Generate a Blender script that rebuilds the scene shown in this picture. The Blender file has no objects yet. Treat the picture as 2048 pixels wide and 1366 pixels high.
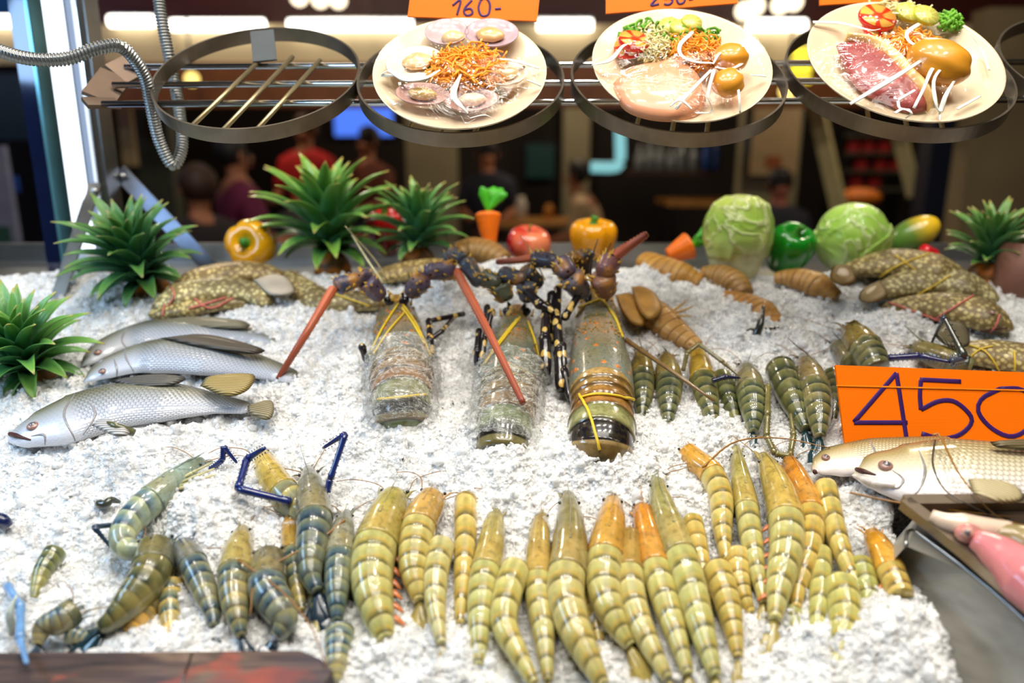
import bpy, math, random
import numpy as np
from mathutils import Vector
from mathutils.bvhtree import BVHTree
random.seed(7); RN = np.random.RandomState(11)
SC = bpy.context.scene; COL = SC.collection
PI = math.pi
# ---------------------------------------------------------------- camera, world, lights, exposure
FPX = 1500.0; PITCH = math.radians(14); CAM = np.array((0, 0, 1.45))
cd = bpy.data.cameras.new('camera'); cam = bpy.data.objects.new('camera', cd); COL.objects.link(cam)
cam.location = CAM; cam.rotation_euler = (math.radians(90) - PITCH, 0, 0)
cd.sensor_width = 36; cd.lens = FPX / 2048 * 36; cd.clip_start = .02; cd.clip_end = 100
cd.dof.use_dof = True; cd.dof.focus_distance = .97; cd.dof.aperture_fstop = 1.75
SC.camera = cam
w = bpy.data.worlds.new('world'); SC.world = w; w.use_nodes = True
w.node_tree.nodes['Background'].inputs[0].default_value = (.9, .8, .7, 1)
w.node_tree.nodes['Background'].inputs[1].default_value = .06
vs = SC.view_settings
vs.view_transform = 'Standard'; vs.look = 'None'; vs.gamma = 1; vs.use_curve_mapping = False; vs.exposure = -0.08
SC.display_settings.display_device = 'sRGB'
cy = SC.cycles
cy.max_bounces = 8; cy.diffuse_bounces = 3; cy.glossy_bounces = 3; cy.transmission_bounces = 5; cy.transparent_max_bounces = 8
cy.caustics_reflective = False; cy.caustics_refractive = False; cy.sample_clamp_indirect = 4; cy.use_denoising = True
def area(name, loc, to, size, power, col, sy=None):
    l = bpy.data.lights.new(name, 'AREA'); l.energy = power; l.color = col; l.size = size
    if sy: l.shape = 'RECTANGLE'; l.size_y = sy
    o = bpy.data.objects.new(name, l); COL.objects.link(o); o.location = loc
    o.rotation_euler = (Vector(to) - Vector(loc)).to_track_quat('-Z', 'Y').to_euler(); return o
# unseen warm lamps and a broad panel above the frame, over the ice
WARM = (1, .94, .84)
for x in (-.62, -.1, .42, .94):
    for y in (.42, 1.0):
        area('overhead_lamp', (x, y, 2.9), (x * .9, y + .06, 1.0), .30, 7.4, WARM, .10)
area('overhead_panel', (.1, .0, 2.95), (.1, 1.0, 1.1), 1.6, 18, (1, .95, .88), .5)
area('cool_fill_lamp', (-1.25, .55, 1.75), (-.5, .8, 1.1), .7, 8.5, (.45, .70, 1), .25)  # added unseen lamp that turns the left of the ice bluish
for x, y, z, p, c in ((-2.2, 6.2, 2.6, 54, (1, .75, .5)), (.6, 7.0, 2.7, 84, (1, .78, .55)), (2.8, 5.4, 2.6, 60, (1, .85, .6)), (-3.4, 3.6, 2.4, 12, (.5, .6, 1)), (-1.4, 3.0, 2.9, 48, (1, .84, .66)), (1.6, 3.0, 2.9, 48, (1, .84, .66))):  # unseen room lights; last two added in front to brighten fascia and diners
    l = bpy.data.lights.new('room_fill_light', 'POINT'); l.energy = p; l.color = c; l.shadow_soft_size = .15
    o = bpy.data.objects.new('room_fill_light', l); COL.objects.link(o); o.location = (x, y, z)

# ---------------------------------------------------------------- helpers
def A(*a): return np.array(a, float)
def nrm(a): a = np.asarray(a, float); return a / np.maximum(np.linalg.norm(a, axis=-1, keepdims=True), 1e-12)
FW = A(0, math.cos(PITCH), -math.sin(PITCH)); UPC = A(0, math.sin(PITCH), math.cos(PITCH)); RX = A(1, 0, 0)
def ray(px, py): return FW + (px - 1024) / FPX * RX - (py - 683) / FPX * UPC
def at(px, py, d): return CAM + d * ray(px, py)
def dep(p): return float(np.dot(np.asarray(p) - CAM, FW))
class Plane:
    def __init__(s, p0, n): s.p0 = np.asarray(p0, float); s.n = nrm(n)
    def hit(s, px, py, h=0.0):
        r = ray(px, py); k = np.dot(s.p0 + s.n * h - CAM, s.n) / np.dot(r, s.n); return CAM + k * r
SL = math.radians(18.16)
NI = A(0, -math.sin(SL), math.cos(SL)); TI = A(0, math.cos(SL), math.sin(SL)); P0 = A(0, .645, .976)
ICE = Plane(P0, NI)
ice = ICE.hit
def S(r, g, b):                                    # sRGB 0-255 -> linear
    f = lambda x: (x / 255 / 12.92) if x / 255 <= .04045 else ((x / 255 + .055) / 1.055) ** 2.4
    return (f(r), f(g), f(b), 1)
def cr(P, m):                                      # Catmull-Rom, resampled evenly
    P = np.asarray(P, float)
    if len(P) == 1: return np.repeat(P, m, 0)
    if len(P) > 2:
        Q = np.vstack([2 * P[0] - P[1], P, 2 * P[-1] - P[-2]]); out = []
        t = np.linspace(0, 1, 16, endpoint=False)[:, None]
        for i in range(1, len(Q) - 2):
            a, b, c, d = Q[i - 1], Q[i], Q[i + 1], Q[i + 2]
            out.append(.5 * (2 * b + (c - a) * t + (2 * a - 5 * b + 4 * c - d) * t ** 2 + (3 * b - a - 3 * c + d) * t ** 3))
        P = np.vstack(out + [P[-1:]])
    l = np.r_[0, np.cumsum(np.linalg.norm(np.diff(P, axis=0), axis=1))]
    x = np.linspace(0, l[-1], m)
    return np.stack([np.interp(x, l, P[:, k]) for k in range(P.shape[1])], 1)
def interp(x, pts): a = np.asarray(pts, float); return np.interp(x, a[:, 0], a[:, 1])
class MB:
    def __init__(s): s.v = []; s.f = []; s.uv = []; s.n = 0
    def add(s, v, f, uv=None):
        v = np.asarray(v, float).reshape(-1, 3); s.v.append(v)
        s.uv.append(np.zeros((len(v), 2)) if uv is None else np.asarray(uv, float).reshape(-1, 2))
        k = s.n; s.f.extend([tuple(i + k for i in q) for q in f]); s.n += len(v)
    def verts(s): return np.vstack(s.v)
    def bvh(s): return BVHTree.FromPolygons([tuple(x) for x in s.verts()], s.f)
    def build(s, name, mat, parent=None, color=None, smooth=True):
        me = bpy.data.meshes.new(name); V = s.verts(); UV = np.vstack(s.uv)
        o = bpy.data.objects.new(name, me); COL.objects.link(o)
        if parent is not None:
            o.parent = parent; q = parent; off = A(0, 0, 0)
            while q is not None: off = off + A(*q.location); q = q.parent
            V = V - off
        else:
            b = A((V[:, 0].min() + V[:, 0].max()) / 2, (V[:, 1].min() + V[:, 1].max()) / 2, V[:, 2].min())
            o.location = b; V = V - b
        me.from_pydata(V.tolist(), [], s.f); me.update()
        ul = me.uv_layers.new(name='UVMap'); li = np.zeros(len(me.loops), np.int32); me.loops.foreach_get('vertex_index', li)
        ul.data.foreach_set('uv', UV[li].ravel().astype(np.float32))
        if smooth: me.polygons.foreach_set('use_smooth', np.ones(len(me.polygons), bool))
        if mat is not None: me.materials.append(mat)
        if color is not None: o.color = tuple(color)[:3] + (1,)
        return o
def frame(P, up):
    T = nrm(np.gradient(P, axis=0)); up = np.broadcast_to(np.asarray(up, float), P.shape)
    Sd = nrm(np.cross(T, up)); return T, Sd, np.cross(Sd, T)
def sweep(mb, P, rw, rh=None, up=NI, n=14, u=None, cap=True):
    P = np.asarray(P, float); m = len(P); rw = np.broadcast_to(np.asarray(rw, float), (m,))
    rh = rw if rh is None else np.broadcast_to(np.asarray(rh, float), (m,))
    T, Sd, U = frame(P, up); a = -PI / 2 + 2 * PI * np.arange(n + 1) / n
    R = P[:, None] + Sd[:, None] * (np.cos(a)[None, :, None] * rw[:, None, None]) + U[:, None] * (np.sin(a)[None, :, None] * rh[:, None, None])
    u = np.linspace(0, 1, m) if u is None else np.asarray(u)
    uv = np.stack([np.repeat(u, n + 1), np.tile(np.arange(n + 1) / n, m)], 1)
    f = [(i * (n + 1) + j, i * (n + 1) + j + 1, (i + 1) * (n + 1) + j + 1, (i + 1) * (n + 1) + j) for i in range(m - 1) for j in range(n)]
    V = R.reshape(-1, 3)
    if cap:
        V = np.vstack([V, P[0], P[-1]]); uv = np.vstack([uv, (u[0], .5), (u[-1], .5)]); k = m * (n + 1)
        f += [(k, j + 1, j) for j in range(n)] + [(k + 1, (m - 1) * (n + 1) + j, (m - 1) * (n + 1) + j + 1) for j in range(n)]
    mb.add(V, f, uv); return T, Sd, U
def tube(mb, pts, r, n=6, m=None, up=A(.13, .2, .97)):
    P = cr(pts, m or max(4, 5 * (len(pts) - 1) + 1)) if m != 0 else np.asarray(pts, float)
    r = np.asarray(r, float)
    if r.ndim: r = np.interp(np.linspace(0, 1, len(P)), np.linspace(0, 1, len(r)), r)
    sweep(mb, P, r, None, up, n)
def ell(mb, c, r, ax=None, n=14, m=9, fn=None):    # ellipsoid; ax = 3 axes
    c = np.asarray(c, float); r = np.broadcast_to(np.asarray(r, float), (3,)); ax = np.eye(3) if ax is None else np.asarray(ax)
    th = np.linspace(0, PI, m + 1); ph = 2 * PI * np.arange(n + 1) / n
    D = np.stack([np.sin(th)[:, None] * np.cos(ph), np.sin(th)[:, None] * np.sin(ph), np.cos(th)[:, None] * np.ones_like(ph)], 2).reshape(-1, 3)
    k = 1 if fn is None else fn(D)[:, None]
    uv = np.stack([np.repeat(th / PI, n + 1), np.tile(ph / 2 / PI, m + 1)], 1)
    f = [(i * (n + 1) + j, (i + 1) * (n + 1) + j, (i + 1) * (n + 1) + j + 1, i * (n + 1) + j + 1) for i in range(m) for j in range(n)]
    mb.add(c + (D * r * k) @ ax, f, uv)
def lathe(mb, c, prof, ax=None, n=40, fn=None):    # prof = (radius, z) list
    ax = np.eye(3) if ax is None else np.asarray(ax); pr = np.asarray(prof, float); m = len(pr)
    ph = 2 * PI * np.arange(n + 1) / n; k = np.ones((m, n + 1)) if fn is None else fn(pr, ph)
    R = np.stack([pr[:, :1] * k * np.cos(ph), pr[:, :1] * k * np.sin(ph), pr[:, 1:] * np.ones_like(ph)], 2).reshape(-1, 3)
    uv = np.stack([np.repeat(np.linspace(0, 1, m), n + 1), np.tile(ph / 2 / PI, m)], 1)
    f = [(i * (n + 1) + j, i * (n + 1) + j + 1, (i + 1) * (n + 1) + j + 1, (i + 1) * (n + 1) + j) for i in range(m - 1) for j in range(n)]
    mb.add(np.asarray(c) + R @ ax, f, uv)
def box(mb, c, s, ax=None):
    ax = np.eye(3) if ax is None else np.asarray(ax); s = np.asarray(s) / 2
    k = np.array([(x, y, z) for x in (-1, 1) for y in (-1, 1) for z in (-1, 1)], float) * s
    V = np.asarray(c) + k @ ax
    F = [(0, 1, 3, 2), (4, 6, 7, 5), (0, 4, 5, 1), (2, 3, 7, 6), (0, 2, 6, 4), (1, 5, 7, 3)]
    for q in F: mb.add(V[list(q)], [(0, 1, 2, 3)], [(0, 0), (1, 0), (1, 1), (0, 1)])
def bar(mb, a, b, wd, th, up=A(0, 0, 1)):
    a = np.asarray(a, float); b = np.asarray(b, float); t = nrm(b - a); s = nrm(np.cross(t, up)); u = np.cross(s, t)
    box(mb, (a + b) / 2, (np.linalg.norm(b - a), wd, th), np.stack([t, s, u]))
def slab(mb, out, nrml, th, dome=.5, rings=5, edge=.25):   # domed cushion on a 3-D outline
    out = np.asarray(out, float); c = out.mean(0); m = len(out); nrml = nrm(nrml)
    V = [out - nrml * 0.0]; uv = [np.stack([np.zeros(m), np.linspace(0, 1, m)], 1)]
    for i in range(1, rings + 1):
        k = 1 - (i / rings) ** 1.4; hgt = th * (edge + (1 - edge) * math.sin(min(1, i / rings * (1 + .6 * (1 - dome))) * PI / 2))
        V.append(c + (out - c) * max(k, .02) + nrml * hgt); uv.append(np.stack([np.full(m, i / rings), np.linspace(0, 1, m)], 1))
    f = [(i * m + j, i * m + (j + 1) % m, (i + 1) * m + (j + 1) % m, (i + 1) * m + j) for i in range(rings) for j in range(m)]
    f.append(tuple(rings * m + j for j in range(m))); f.append(tuple(reversed(range(m))))
    mb.add(np.vstack(V), f, np.vstack(uv))
def look(bvh, px, py, off=0.0, fb=None):           # where a sight line first meets a body
    r = nrm(ray(px, py)); h = bvh.ray_cast(Vector(CAM), Vector(r))
    if h[0] is None: return fb
    nn = A(*h[1]); return A(*h[0]) + (nn if np.dot(nn, r) < 0 else -nn) * off
def thing(name, label, cat, loc, group=None):
    o = bpy.data.objects.new(name, None); COL.objects.link(o); o.location = tuple(loc); o.empty_display_size = .02
    return tag(o, label, cat, group)
def tag(o, label, cat, group=None, kind=None):
    o['label'] = label; o['category'] = cat
    if group: o['group'] = group
    if kind: o['kind'] = kind
    return o
def struct(o): o['kind'] = 'structure'; return o
# ---------------------------------------------------------------- materials
class NT:
    def __init__(s, name):
        s.m = bpy.data.materials.new(name); s.m.use_nodes = True; s.t = s.m.node_tree; s.b = s.t.nodes['Principled BSDF']; s.o = s.t.nodes['Material Output']
    def nd(s, ty, **k):
        n = s.t.nodes.new(ty)
        for a, v in k.items(): setattr(n, a, v)
        return n
    def put(s, sock, v):
        if isinstance(v, bpy.types.NodeSocket): s.t.links.new(v, sock)
        elif v is not None: sock.default_value = v
    def uv(s): return s.nd('ShaderNodeTexCoord').outputs['UV']
    def ob(s): return s.nd('ShaderNodeTexCoord').outputs['Object']
    def sep(s, v):
        n = s.nd('ShaderNodeSeparateXYZ'); s.put(n.inputs[0], v); return n.outputs
    def comb(s, x, y, z=0.0):
        n = s.nd('ShaderNodeCombineXYZ'); s.put(n.inputs[0], x); s.put(n.inputs[1], y); s.put(n.inputs[2], z); return n.outputs[0]
    def ma(s, op, a, b=None, c=None, clamp=False):
        n = s.nd('ShaderNodeMath', operation=op, use_clamp=clamp); s.put(n.inputs[0], a)
        if b is not None: s.put(n.inputs[1], b)
        if c is not None: s.put(n.inputs[2], c)
        return n.outputs[0]
    def mix(s, f, a, b, mode='MIX'):
        n = s.nd('ShaderNodeMix', data_type='RGBA', blend_type=mode); s.put(n.inputs[0], f); s.put(n.inputs[6], a); s.put(n.inputs[7], b); return n.outputs[2]
    def ramp(s, f, st, ip='LINEAR'):
        n = s.nd('ShaderNodeValToRGB'); s.put(n.inputs[0], f); e = n.color_ramp.elements; n.color_ramp.interpolation = ip
        while len(e) < len(st): e.new(.5)
        for k, (p, c) in enumerate(st): e[k].position = p; e[k].color = c if not isinstance(c, (int, float)) else (c, c, c, 1)
        return n.outputs[0]
    def noise(s, sc, v=None, det=3, dist=0, rough=.5):
        n = s.nd('ShaderNodeTexNoise'); s.put(n.inputs['Vector'], v); n.inputs['Scale'].default_value = sc; n.inputs['Detail'].default_value = det
        n.inputs['Distortion'].default_value = dist; n.inputs['Roughness'].default_value = rough; return n.outputs[0]
    def vor(s, sc, v=None, feat='F1', out=0, rnd=1.0):
        n = s.nd('ShaderNodeTexVoronoi', feature=feat); s.put(n.inputs['Vector'], v); n.inputs['Scale'].default_value = sc; n.inputs['Randomness'].default_value = rnd; return n.outputs[out]
    def scale(s, v, x, y, z=1):
        n = s.nd('ShaderNodeMapping'); s.put(n.inputs[0], v); n.inputs['Scale'].default_value = (x, y, z); return n.outputs[0]
    def ocol(s): return s.nd('ShaderNodeObjectInfo').outputs['Color']
    def rnd(s): return s.nd('ShaderNodeObjectInfo').outputs['Random']
    def bump(s, h, st=.5, d=.002):
        n = s.nd('ShaderNodeBump'); n.inputs['Strength'].default_value = st; n.inputs['Distance'].default_value = d; s.put(n.inputs['Height'], h); s.put(s.b.inputs['Normal'], n.outputs[0])
    def fin(s, col=None, rough=.5, metal=0, coat=0, trans=0, ior=1.45, spec=None, sss=0, emit=None, es=0, coatr=.08, alpha=None):
        i = s.b.inputs; s.put(i['Base Color'], col); s.put(i['Roughness'], rough); s.put(i['Metallic'], metal); i['Coat Weight'].default_value = coat; i['Coat Roughness'].default_value = coatr
        s.put(i['Transmission Weight'], trans); i['IOR'].default_value = ior
        if spec is not None: i['Specular IOR Level'].default_value = spec
        if sss: i['Subsurface Weight'].default_value = sss; i['Subsurface Radius'].default_value = (.006, .004, .002); i['Subsurface Scale'].default_value = 1
        if emit is not None: s.put(i['Emission Color'], emit); i['Emission Strength'].default_value = es
        if alpha is not None: s.put(i['Alpha'], alpha)
        return s.m
MC = {}
def plain(name, col, rough=.5, metal=0, coat=0, vary=.12, sc=20, bump=0, **k):
    if name in MC: return MC[name]
    n = NT(name); x = n.noise(sc, n.ob(), 3)
    c = n.mix(n.ramp(x, [(.3, 0), (.7, 1)]), tuple(v * (1 - vary) for v in col[:3]) + (1,), tuple(min(1, v * (1 + vary)) for v in col[:3]) + (1,))
    if bump: n.bump(x, bump, .003)
    MC[name] = n.fin(c, rough, metal, coat, **k); return MC[name]
def tinted(name, rough=.5, coat=0, vary=.2, sc=40, bump=.2, metal=0, **k):   # colour carried by the object
    if name in MC: return MC[name]
    n = NT(name); x = n.noise(sc, n.ob(), 4)
    c = n.mix(1, n.ocol(), n.ramp(x, [(.3, 1 - vary), (.7, 1 + vary * .5)]), 'MULTIPLY')
    if bump: n.bump(x, bump, .002)
    MC[name] = n.fin(c, rough, metal, coat, **k); return MC[name]
def glow(name, col, st):
    if name in MC: return MC[name]
    n = NT(name); MC[name] = n.fin((0, 0, 0, 1), .5, emit=col, es=st); return MC[name]
STEEL = plain('stainless_steel', S(170, 172, 172), .28, 1, vary=.15, sc=12, bump=.03)
DARKSTEEL = plain('dull_dark_steel', S(112, 106, 98), .42, .9, vary=.25, sc=30, bump=.05)
CHROME = plain('polished_steel', S(205, 208, 212), .15, 1, vary=.05)
BLACK = plain('glossy_black', (.004, .004, .005, 1), .15, 0, 1)
# ---------------------------------------------------------------- the ice bed
def hsh(i, j, k):
    x = np.sin(i * 127.1 + j * 311.7 + k * 74.7) * 43758.5453; return x - np.floor(x)
def vnoise(x, y, k=0):
    i = np.floor(x); j = np.floor(y); a = x - i; b = y - j; a = a * a * (3 - 2 * a); b = b * b * (3 - 2 * b)
    return (hsh(i, j, k) * (1 - a) + hsh(i + 1, j, k) * a) * (1 - b) + (hsh(i, j + 1, k) * (1 - a) + hsh(i + 1, j + 1, k) * a) * b
def facets(x, y, k):                               # broken-crystal relief: every cell its own tilted plane
    i0 = np.floor(x); j0 = np.floor(y); best = np.full(x.shape, 9.); out = np.zeros(x.shape)
    for di in (-1, 0, 1):
        for dj in (-1, 0, 1):
            i = i0 + di; j = j0 + dj; cx = i + hsh(i, j, k); cy_ = j + hsh(i, j, k + 1); d = (x - cx) ** 2 + (y - cy_) ** 2
            hh = hsh(i, j, k + 2) - .5 + (x - cx) * (hsh(i, j, k + 3) - .5) * 1.6 + (y - cy_) * (hsh(i, j, k + 4) - .5) * 1.6
            q = d < best; best = np.where(q, d, best); out = np.where(q, hh, out)
    return out
# mounds of ice: pixel of the centre, radius and height in metres
MOUNDS = [(805, 862, .05, .026), (1010, 938, .045, .022), (1205, 940, .06, .026), (900, 590, .045, .05), (600, 640, .12, .02), (1300, 560, .09, .03), (1010, 540, .06, .04),
          (1780, 660, .07, .04), (1735, 1010, .035, .045), (1800, 1290, .07, .03), (420, 1040, .07, .03), (150, 940, .13, .02), (1420, 870, .07, .025),
          (780, 1330, .06, .014), (900, 1320, .05, .014), (1550, 1340, .08, .012), (1000, 960, .16, .018), (640, 800, .14, .015), (1040, 760, .05, .012), (930, 700, .05, .02), (1560, 660, .14, .015), (1290, 930, .1, .012), (1480, 640, .06, .02), (1600, 760, .05, -.02), (1640, 930, .04, -.01)]
def uvice(p): d = np.asarray(p) - P0; return float(d[0]), float(np.dot(d, TI))
MND = [uvice(ice(a, b)) + (r, h) for a, b, r, h in MOUNDS]
def ice_h(X, T):
    h = (vnoise(X * 9, T * 9, 1) - .5) * .022 + (vnoise(X * 24 + 3, T * 24, 2) - .5) * .012
    for a, b, r, q in MND: h = h + q * np.exp(-((X - a) ** 2 + (T - b) ** 2) / (r * r))
    wx = X + (vnoise(X * 60, T * 60, 5) - .5) * .012; wt = T + (vnoise(X * 60 + 9, T * 60, 6) - .5) * .012
    h = h + facets(wx / .017, wt / .017, 10) * .0065 + facets(wx / .0085 + 3, wt / .0085, 20) * .0042 + facets(wx / .0048 + 7, wt / .0048, 30) * .0024
    h = h - .07 * np.clip((T - .80) / .05, 0, 1) ** 2
    return h - .004
def ice_pt(x, t, h): return P0 + np.multiply.outer(x, RX) + np.multiply.outer(t, TI) + np.multiply.outer(h, NI)
xs = np.arange(-1.12, 1.12, .0026)
ts = np.r_[np.arange(-.16, .35, .0022), np.arange(.35, .87, .0030)]
X, T = np.meshgrid(xs, ts); H = ice_h(X, T)
CA, CB = uvice(ice(1795, 1075)), uvice(ice(1905, 1366))
def cut(x, t): return (x > CA[0] + (t - CA[1]) * (CB[0] - CA[0]) / (CB[1] - CA[1])) & (t < uvice(ice(1900, 1000))[1])
H = H - .25 * cut(X, T)   # the bed ends at the squid box
V = ice_pt(X, T, H).reshape(-1, 3)
nx = len(xs); nt = len(ts)
iv = (np.arange(nt - 1)[:, None] * nx + np.arange(nx - 1)[None]).ravel()
me = bpy.data.meshes.new('crushed_ice'); me.vertices.add(len(V)); me.vertices.foreach_set('co', V.ravel())
q = np.stack([iv, iv + 1, iv + nx + 1, iv + nx], 1).ravel()
me.loops.add(len(q)); me.loops.foreach_set('vertex_index', q.astype(np.int32)); me.polygons.add(len(iv))
me.polygons.foreach_set('loop_start', np.arange(0, len(q), 4, dtype=np.int32)); me.update(calc_edges=True)
n = NT('ice'); ob = n.ob()
b1 = n.vor(170, ob); b2 = n.noise(260, ob, 4)
n.bump(n.ma('ADD', b1, n.ma('MULTIPLY', b2, .8)), .95, .005)
tr = n.ramp(n.noise(75, ob, 3, 1.2), [(.35, .10), (.62, .55)])
ICEM = n.fin(n.mix(n.ramp(n.noise(40, ob, 4, .6), [(.35, 0), (.6, 1)]), S(208, 209, 209), S(250, 250, 248)), .2, ior=1.31, coat=.4, coatr=.05, sss=.3)
n.b.inputs['Subsurface Radius'].default_value = (.010, .011, .012)
n = NT('ice_chip'); ob = n.ob()
n.bump(n.noise(300, ob, 3), .5, .002)
CHIPM = n.fin(S(253, 254, 255), .06, ior=1.31, coat=.5, coatr=.03, alpha=n.ramp(n.noise(50, ob, 2), [(.35, .25), (.65, .75)]))
me.materials.append(ICEM)
o = bpy.data.objects.new('crushed_ice', me); COL.objects.link(o)
tag(o, 'bed of white crushed ice that all the seafood lies on', 'ice', kind='stuff')
# loose chips on the bed
tI = (1 + 5 ** .5) / 2
IC = nrm(np.array([(-1, tI, 0), (1, tI, 0), (-1, -tI, 0), (1, -tI, 0), (0, -1, tI), (0, 1, tI), (0, -1, -tI), (0, 1, -tI), (tI, 0, -1), (tI, 0, 1), (-tI, 0, -1), (-tI, 0, 1)], float))
IF = np.array([(0, 11, 5), (0, 5, 1), (0, 1, 7), (0, 7, 10), (0, 10, 11), (1, 5, 9), (5, 11, 4), (11, 10, 2), (10, 7, 6), (7, 1, 8), (3, 9, 4), (3, 4, 2), (3, 2, 6), (3, 6, 8), (3, 8, 9), (4, 9, 5), (2, 4, 11), (6, 2, 10), (8, 6, 7), (9, 8, 1)])
NCH = 17000
cx = RN.uniform(-.95, .95, NCH); ct = RN.uniform(-.13, .80, NCH) ** 1.0
keep = ~cut(cx + .01, ct); cx = cx[keep]; ct = ct[keep]; k = len(cx)
sz = RN.gamma(3, .0007, k) + .0010
ch = ice_h(cx, ct) + sz * .35
C3 = ice_pt(cx, ct, ch)
VV = IC[None] * RN.uniform(.55, 1.3, (k, 12, 1)) * sz[:, None, None] * RN.uniform(.6, 1.35, (k, 1, 3))
VV = (VV + C3[:, None]).reshape(-1, 3); FF = (IF[None] + (np.arange(k) * 12)[:, None, None]).reshape(-1)
me = bpy.data.meshes.new('ice_chips'); me.vertices.add(len(VV)); me.vertices.foreach_set('co', VV.ravel())
me.loops.add(len(FF)); me.loops.foreach_set('vertex_index', FF.astype(np.int32)); me.polygons.add(len(FF) // 3)
me.polygons.foreach_set('loop_start', np.arange(0, len(FF), 3, dtype=np.int32)); me.update(calc_edges=True); me.materials.append(CHIPM)
o = bpy.data.objects.new('ice_chips', me); COL.objects.link(o)
tag(o, 'loose glassy ice chips strewn over the crushed ice bed', 'ice', kind='stuff')
# the steel counter below and behind the ice
def quadbox(mb, a, b, c, d, dn):                   # slab from a quad extruded by dn
    Q = [A(*p) for p in (a, b, c, d)]; W = [p + dn for p in Q]; L = Q + W
    for q in ((0, 1, 2, 3), (7, 6, 5, 4), (0, 4, 5, 1), (1, 5, 6, 2), (2, 6, 7, 3), (3, 7, 4, 0)):
        mb.add([L[i] for i in q], [(0, 1, 2, 3)], [(0, 0), (1, 0), (1, 1), (0, 1)])
def ipt(x, t, h): return P0 + RX * x + TI * t + NI * h
ct_ = thing('display_counter', 'stainless steel seafood counter that holds the ice bed', 'counter', (0, 1.1, 0))
m = MB(); quadbox(m, ipt(-1.3, -.2, -.07), ipt(1.3, -.2, -.07), ipt(1.3, .86, -.07), ipt(-1.3, .86, -.07), -NI * .02); m.build('ice_pan', DARKSTEEL, ct_, smooth=False)
zl = float(ipt(0, .87, 0)[2]) - .035; yl = float(ipt(0, .87, 0)[1])
m = MB(); box(m, (0, yl + .14, zl - .01), (2.8, .30, .02)); m.build('back_ledge', STEEL, ct_, smooth=False)
m = MB(); box(m, (0, yl + .28, zl + .012), (2.8, .02, .05)); m.build('back_rim', STEEL, ct_, smooth=False)
m = MB(); quadbox(m, ipt(-1.3, -.21, -.09), ipt(1.3, -.21, -.09), A(1.3, .47, 0), A(-1.3, .47, 0), A(0, .02, 0)); m.build('front_panel', STEEL, ct_, smooth=False)
# ---------------------------------------------------------------- the restaurant behind
MAROON = plain('maroon_fascia', S(64, 16, 10), .5, vary=.15, sc=2)
WOODB = plain('brown_wood', S(120, 66, 24), .5, vary=.25, sc=5)
NAVY = plain('dark_navy_panel', S(10, 14, 34), .6, vary=.3, sc=3)
GREYW = plain('grey_green_wall', S(84, 82, 66), .8, vary=.2, sc=2)
DARKW = plain('dark_back_wall', S(26, 18, 14), .8, vary=.4, sc=1.5)
n = NT('beige_mesh_panel'); q = n.vor(60, n.ob(), rnd=0)
BEIGE = n.fin(n.mix(n.ramp(q, [(.2, 0), (.55, 1)]), S(178, 152, 108), S(206, 184, 142)), .7)
def qbox(name, x0, x1, y0, y1, d, thick, mat, parent=None, color=None):  # a box standing at depth d that spans these pixels
    a = at(x0, y1, d); b = at(x1, y0, d); m = MB()
    box(m, ((a[0] + b[0]) / 2, a[1] + thick / 2, (a[2] + b[2]) / 2), (b[0] - a[0], thick, b[2] - a[2])); return m.build(name, mat, parent, color, smooth=False)
m = MB(); box(m, (0, 5, -.01), (13, 12, .02)); struct(m.build('floor', plain('dark_floor_tiles', S(44, 34, 28), .35, vary=.3, sc=4), smooth=False))
m = MB(); box(m, (0, 9.6, 1.7), (13, .1, 3.6)); struct(m.build('wall_back', DARKW, smooth=False))
m = MB(); box(m, (-5.2, 5, 1.7), (.1, 9.2, 3.6)); struct(m.build('wall_left', NAVY, smooth=False))
m = MB(); box(m, (5.2, 5, 1.7), (.1, 9.2, 3.6)); struct(m.build('wall_right', plain('olive_beige_wall', S(122, 104, 72), .8, vary=.2, sc=1.2), smooth=False))
m = MB(); box(m, (0, 6.5, 3.5), (10.6, 6.2, .1)); struct(m.build('ceiling', DARKW, smooth=False))
# fascia with strip lights, mesh panel and wooden beam
D = 4.6
fa = thing('fascia', 'maroon fascia with beige mesh panel and brown wooden beam above the dining room', 'fascia', at(1024, 200, D))
qbox('board', -200, 2500, -260, 52, D + .1, .1, MAROON, fa)
qbox('mesh_panel', -200, 1960, 52, 128, D + .1, .06, BEIGE, fa)
qbox('beam', 200, 1960, 128, 214, D + .15, .12, WOODB, fa)
TUBE = glow('fluorescent_tube', S(255, 250, 238), 6)
for i, (x0, x1, lb) in enumerate(((-60, 48, 'short fluorescent tube left of the aluminium post'), (208, 318, 'fluorescent tube between the post and the hanging conduit'), (332, 540, 'fluorescent tube above the left part of the empty ring'),
                        (566, 836, 'fluorescent tube from the empty ring to the shellfish plate'), (1064, 1196, 'fluorescent tube between the first two plates'), (1486, 1622, 'fluorescent tube between the last two plates'))):
    a = at(x0 + 12, 42 + (8 if x0 > 300 else 0), D); b = at(x1 - 12, 42 + (8 if x0 > 300 else 0), D)
    lt = thing('strip_light', lb + ' under the fascia', 'light', (a + b) / 2, 'strip lights under the fascia')
    m = MB(); tube(m, [a, b], .034, 10, m=2); m.build('tube', TUBE, lt)
    m = MB(); bar(m, a + A(0, .04, .03), b + A(0, .04, .03), .05, .03); m.build('fitting', STEEL, lt, smooth=False)
GLOBE = glow('lamp_globe', S(255, 236, 200), 3.0); WARMG = glow('warm_bulb', S(255, 220, 120), 2.2)
def pend(x, y, r, d, lb, mat=GLOBE):
    c = at(x, y, d); t = thing('pendant_lamp', lb, 'lamp', c, 'small globe lamps in the dining room')
    m = MB(); ell(m, c, r * d / FPX); m.build('globe', mat, t); m = MB(); tube(m, [c + A(0, 0, r * d / FPX * .9), c + A(0, 0, .35)], .008, 5, 2); m.build('cord', BLACK, t)
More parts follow.
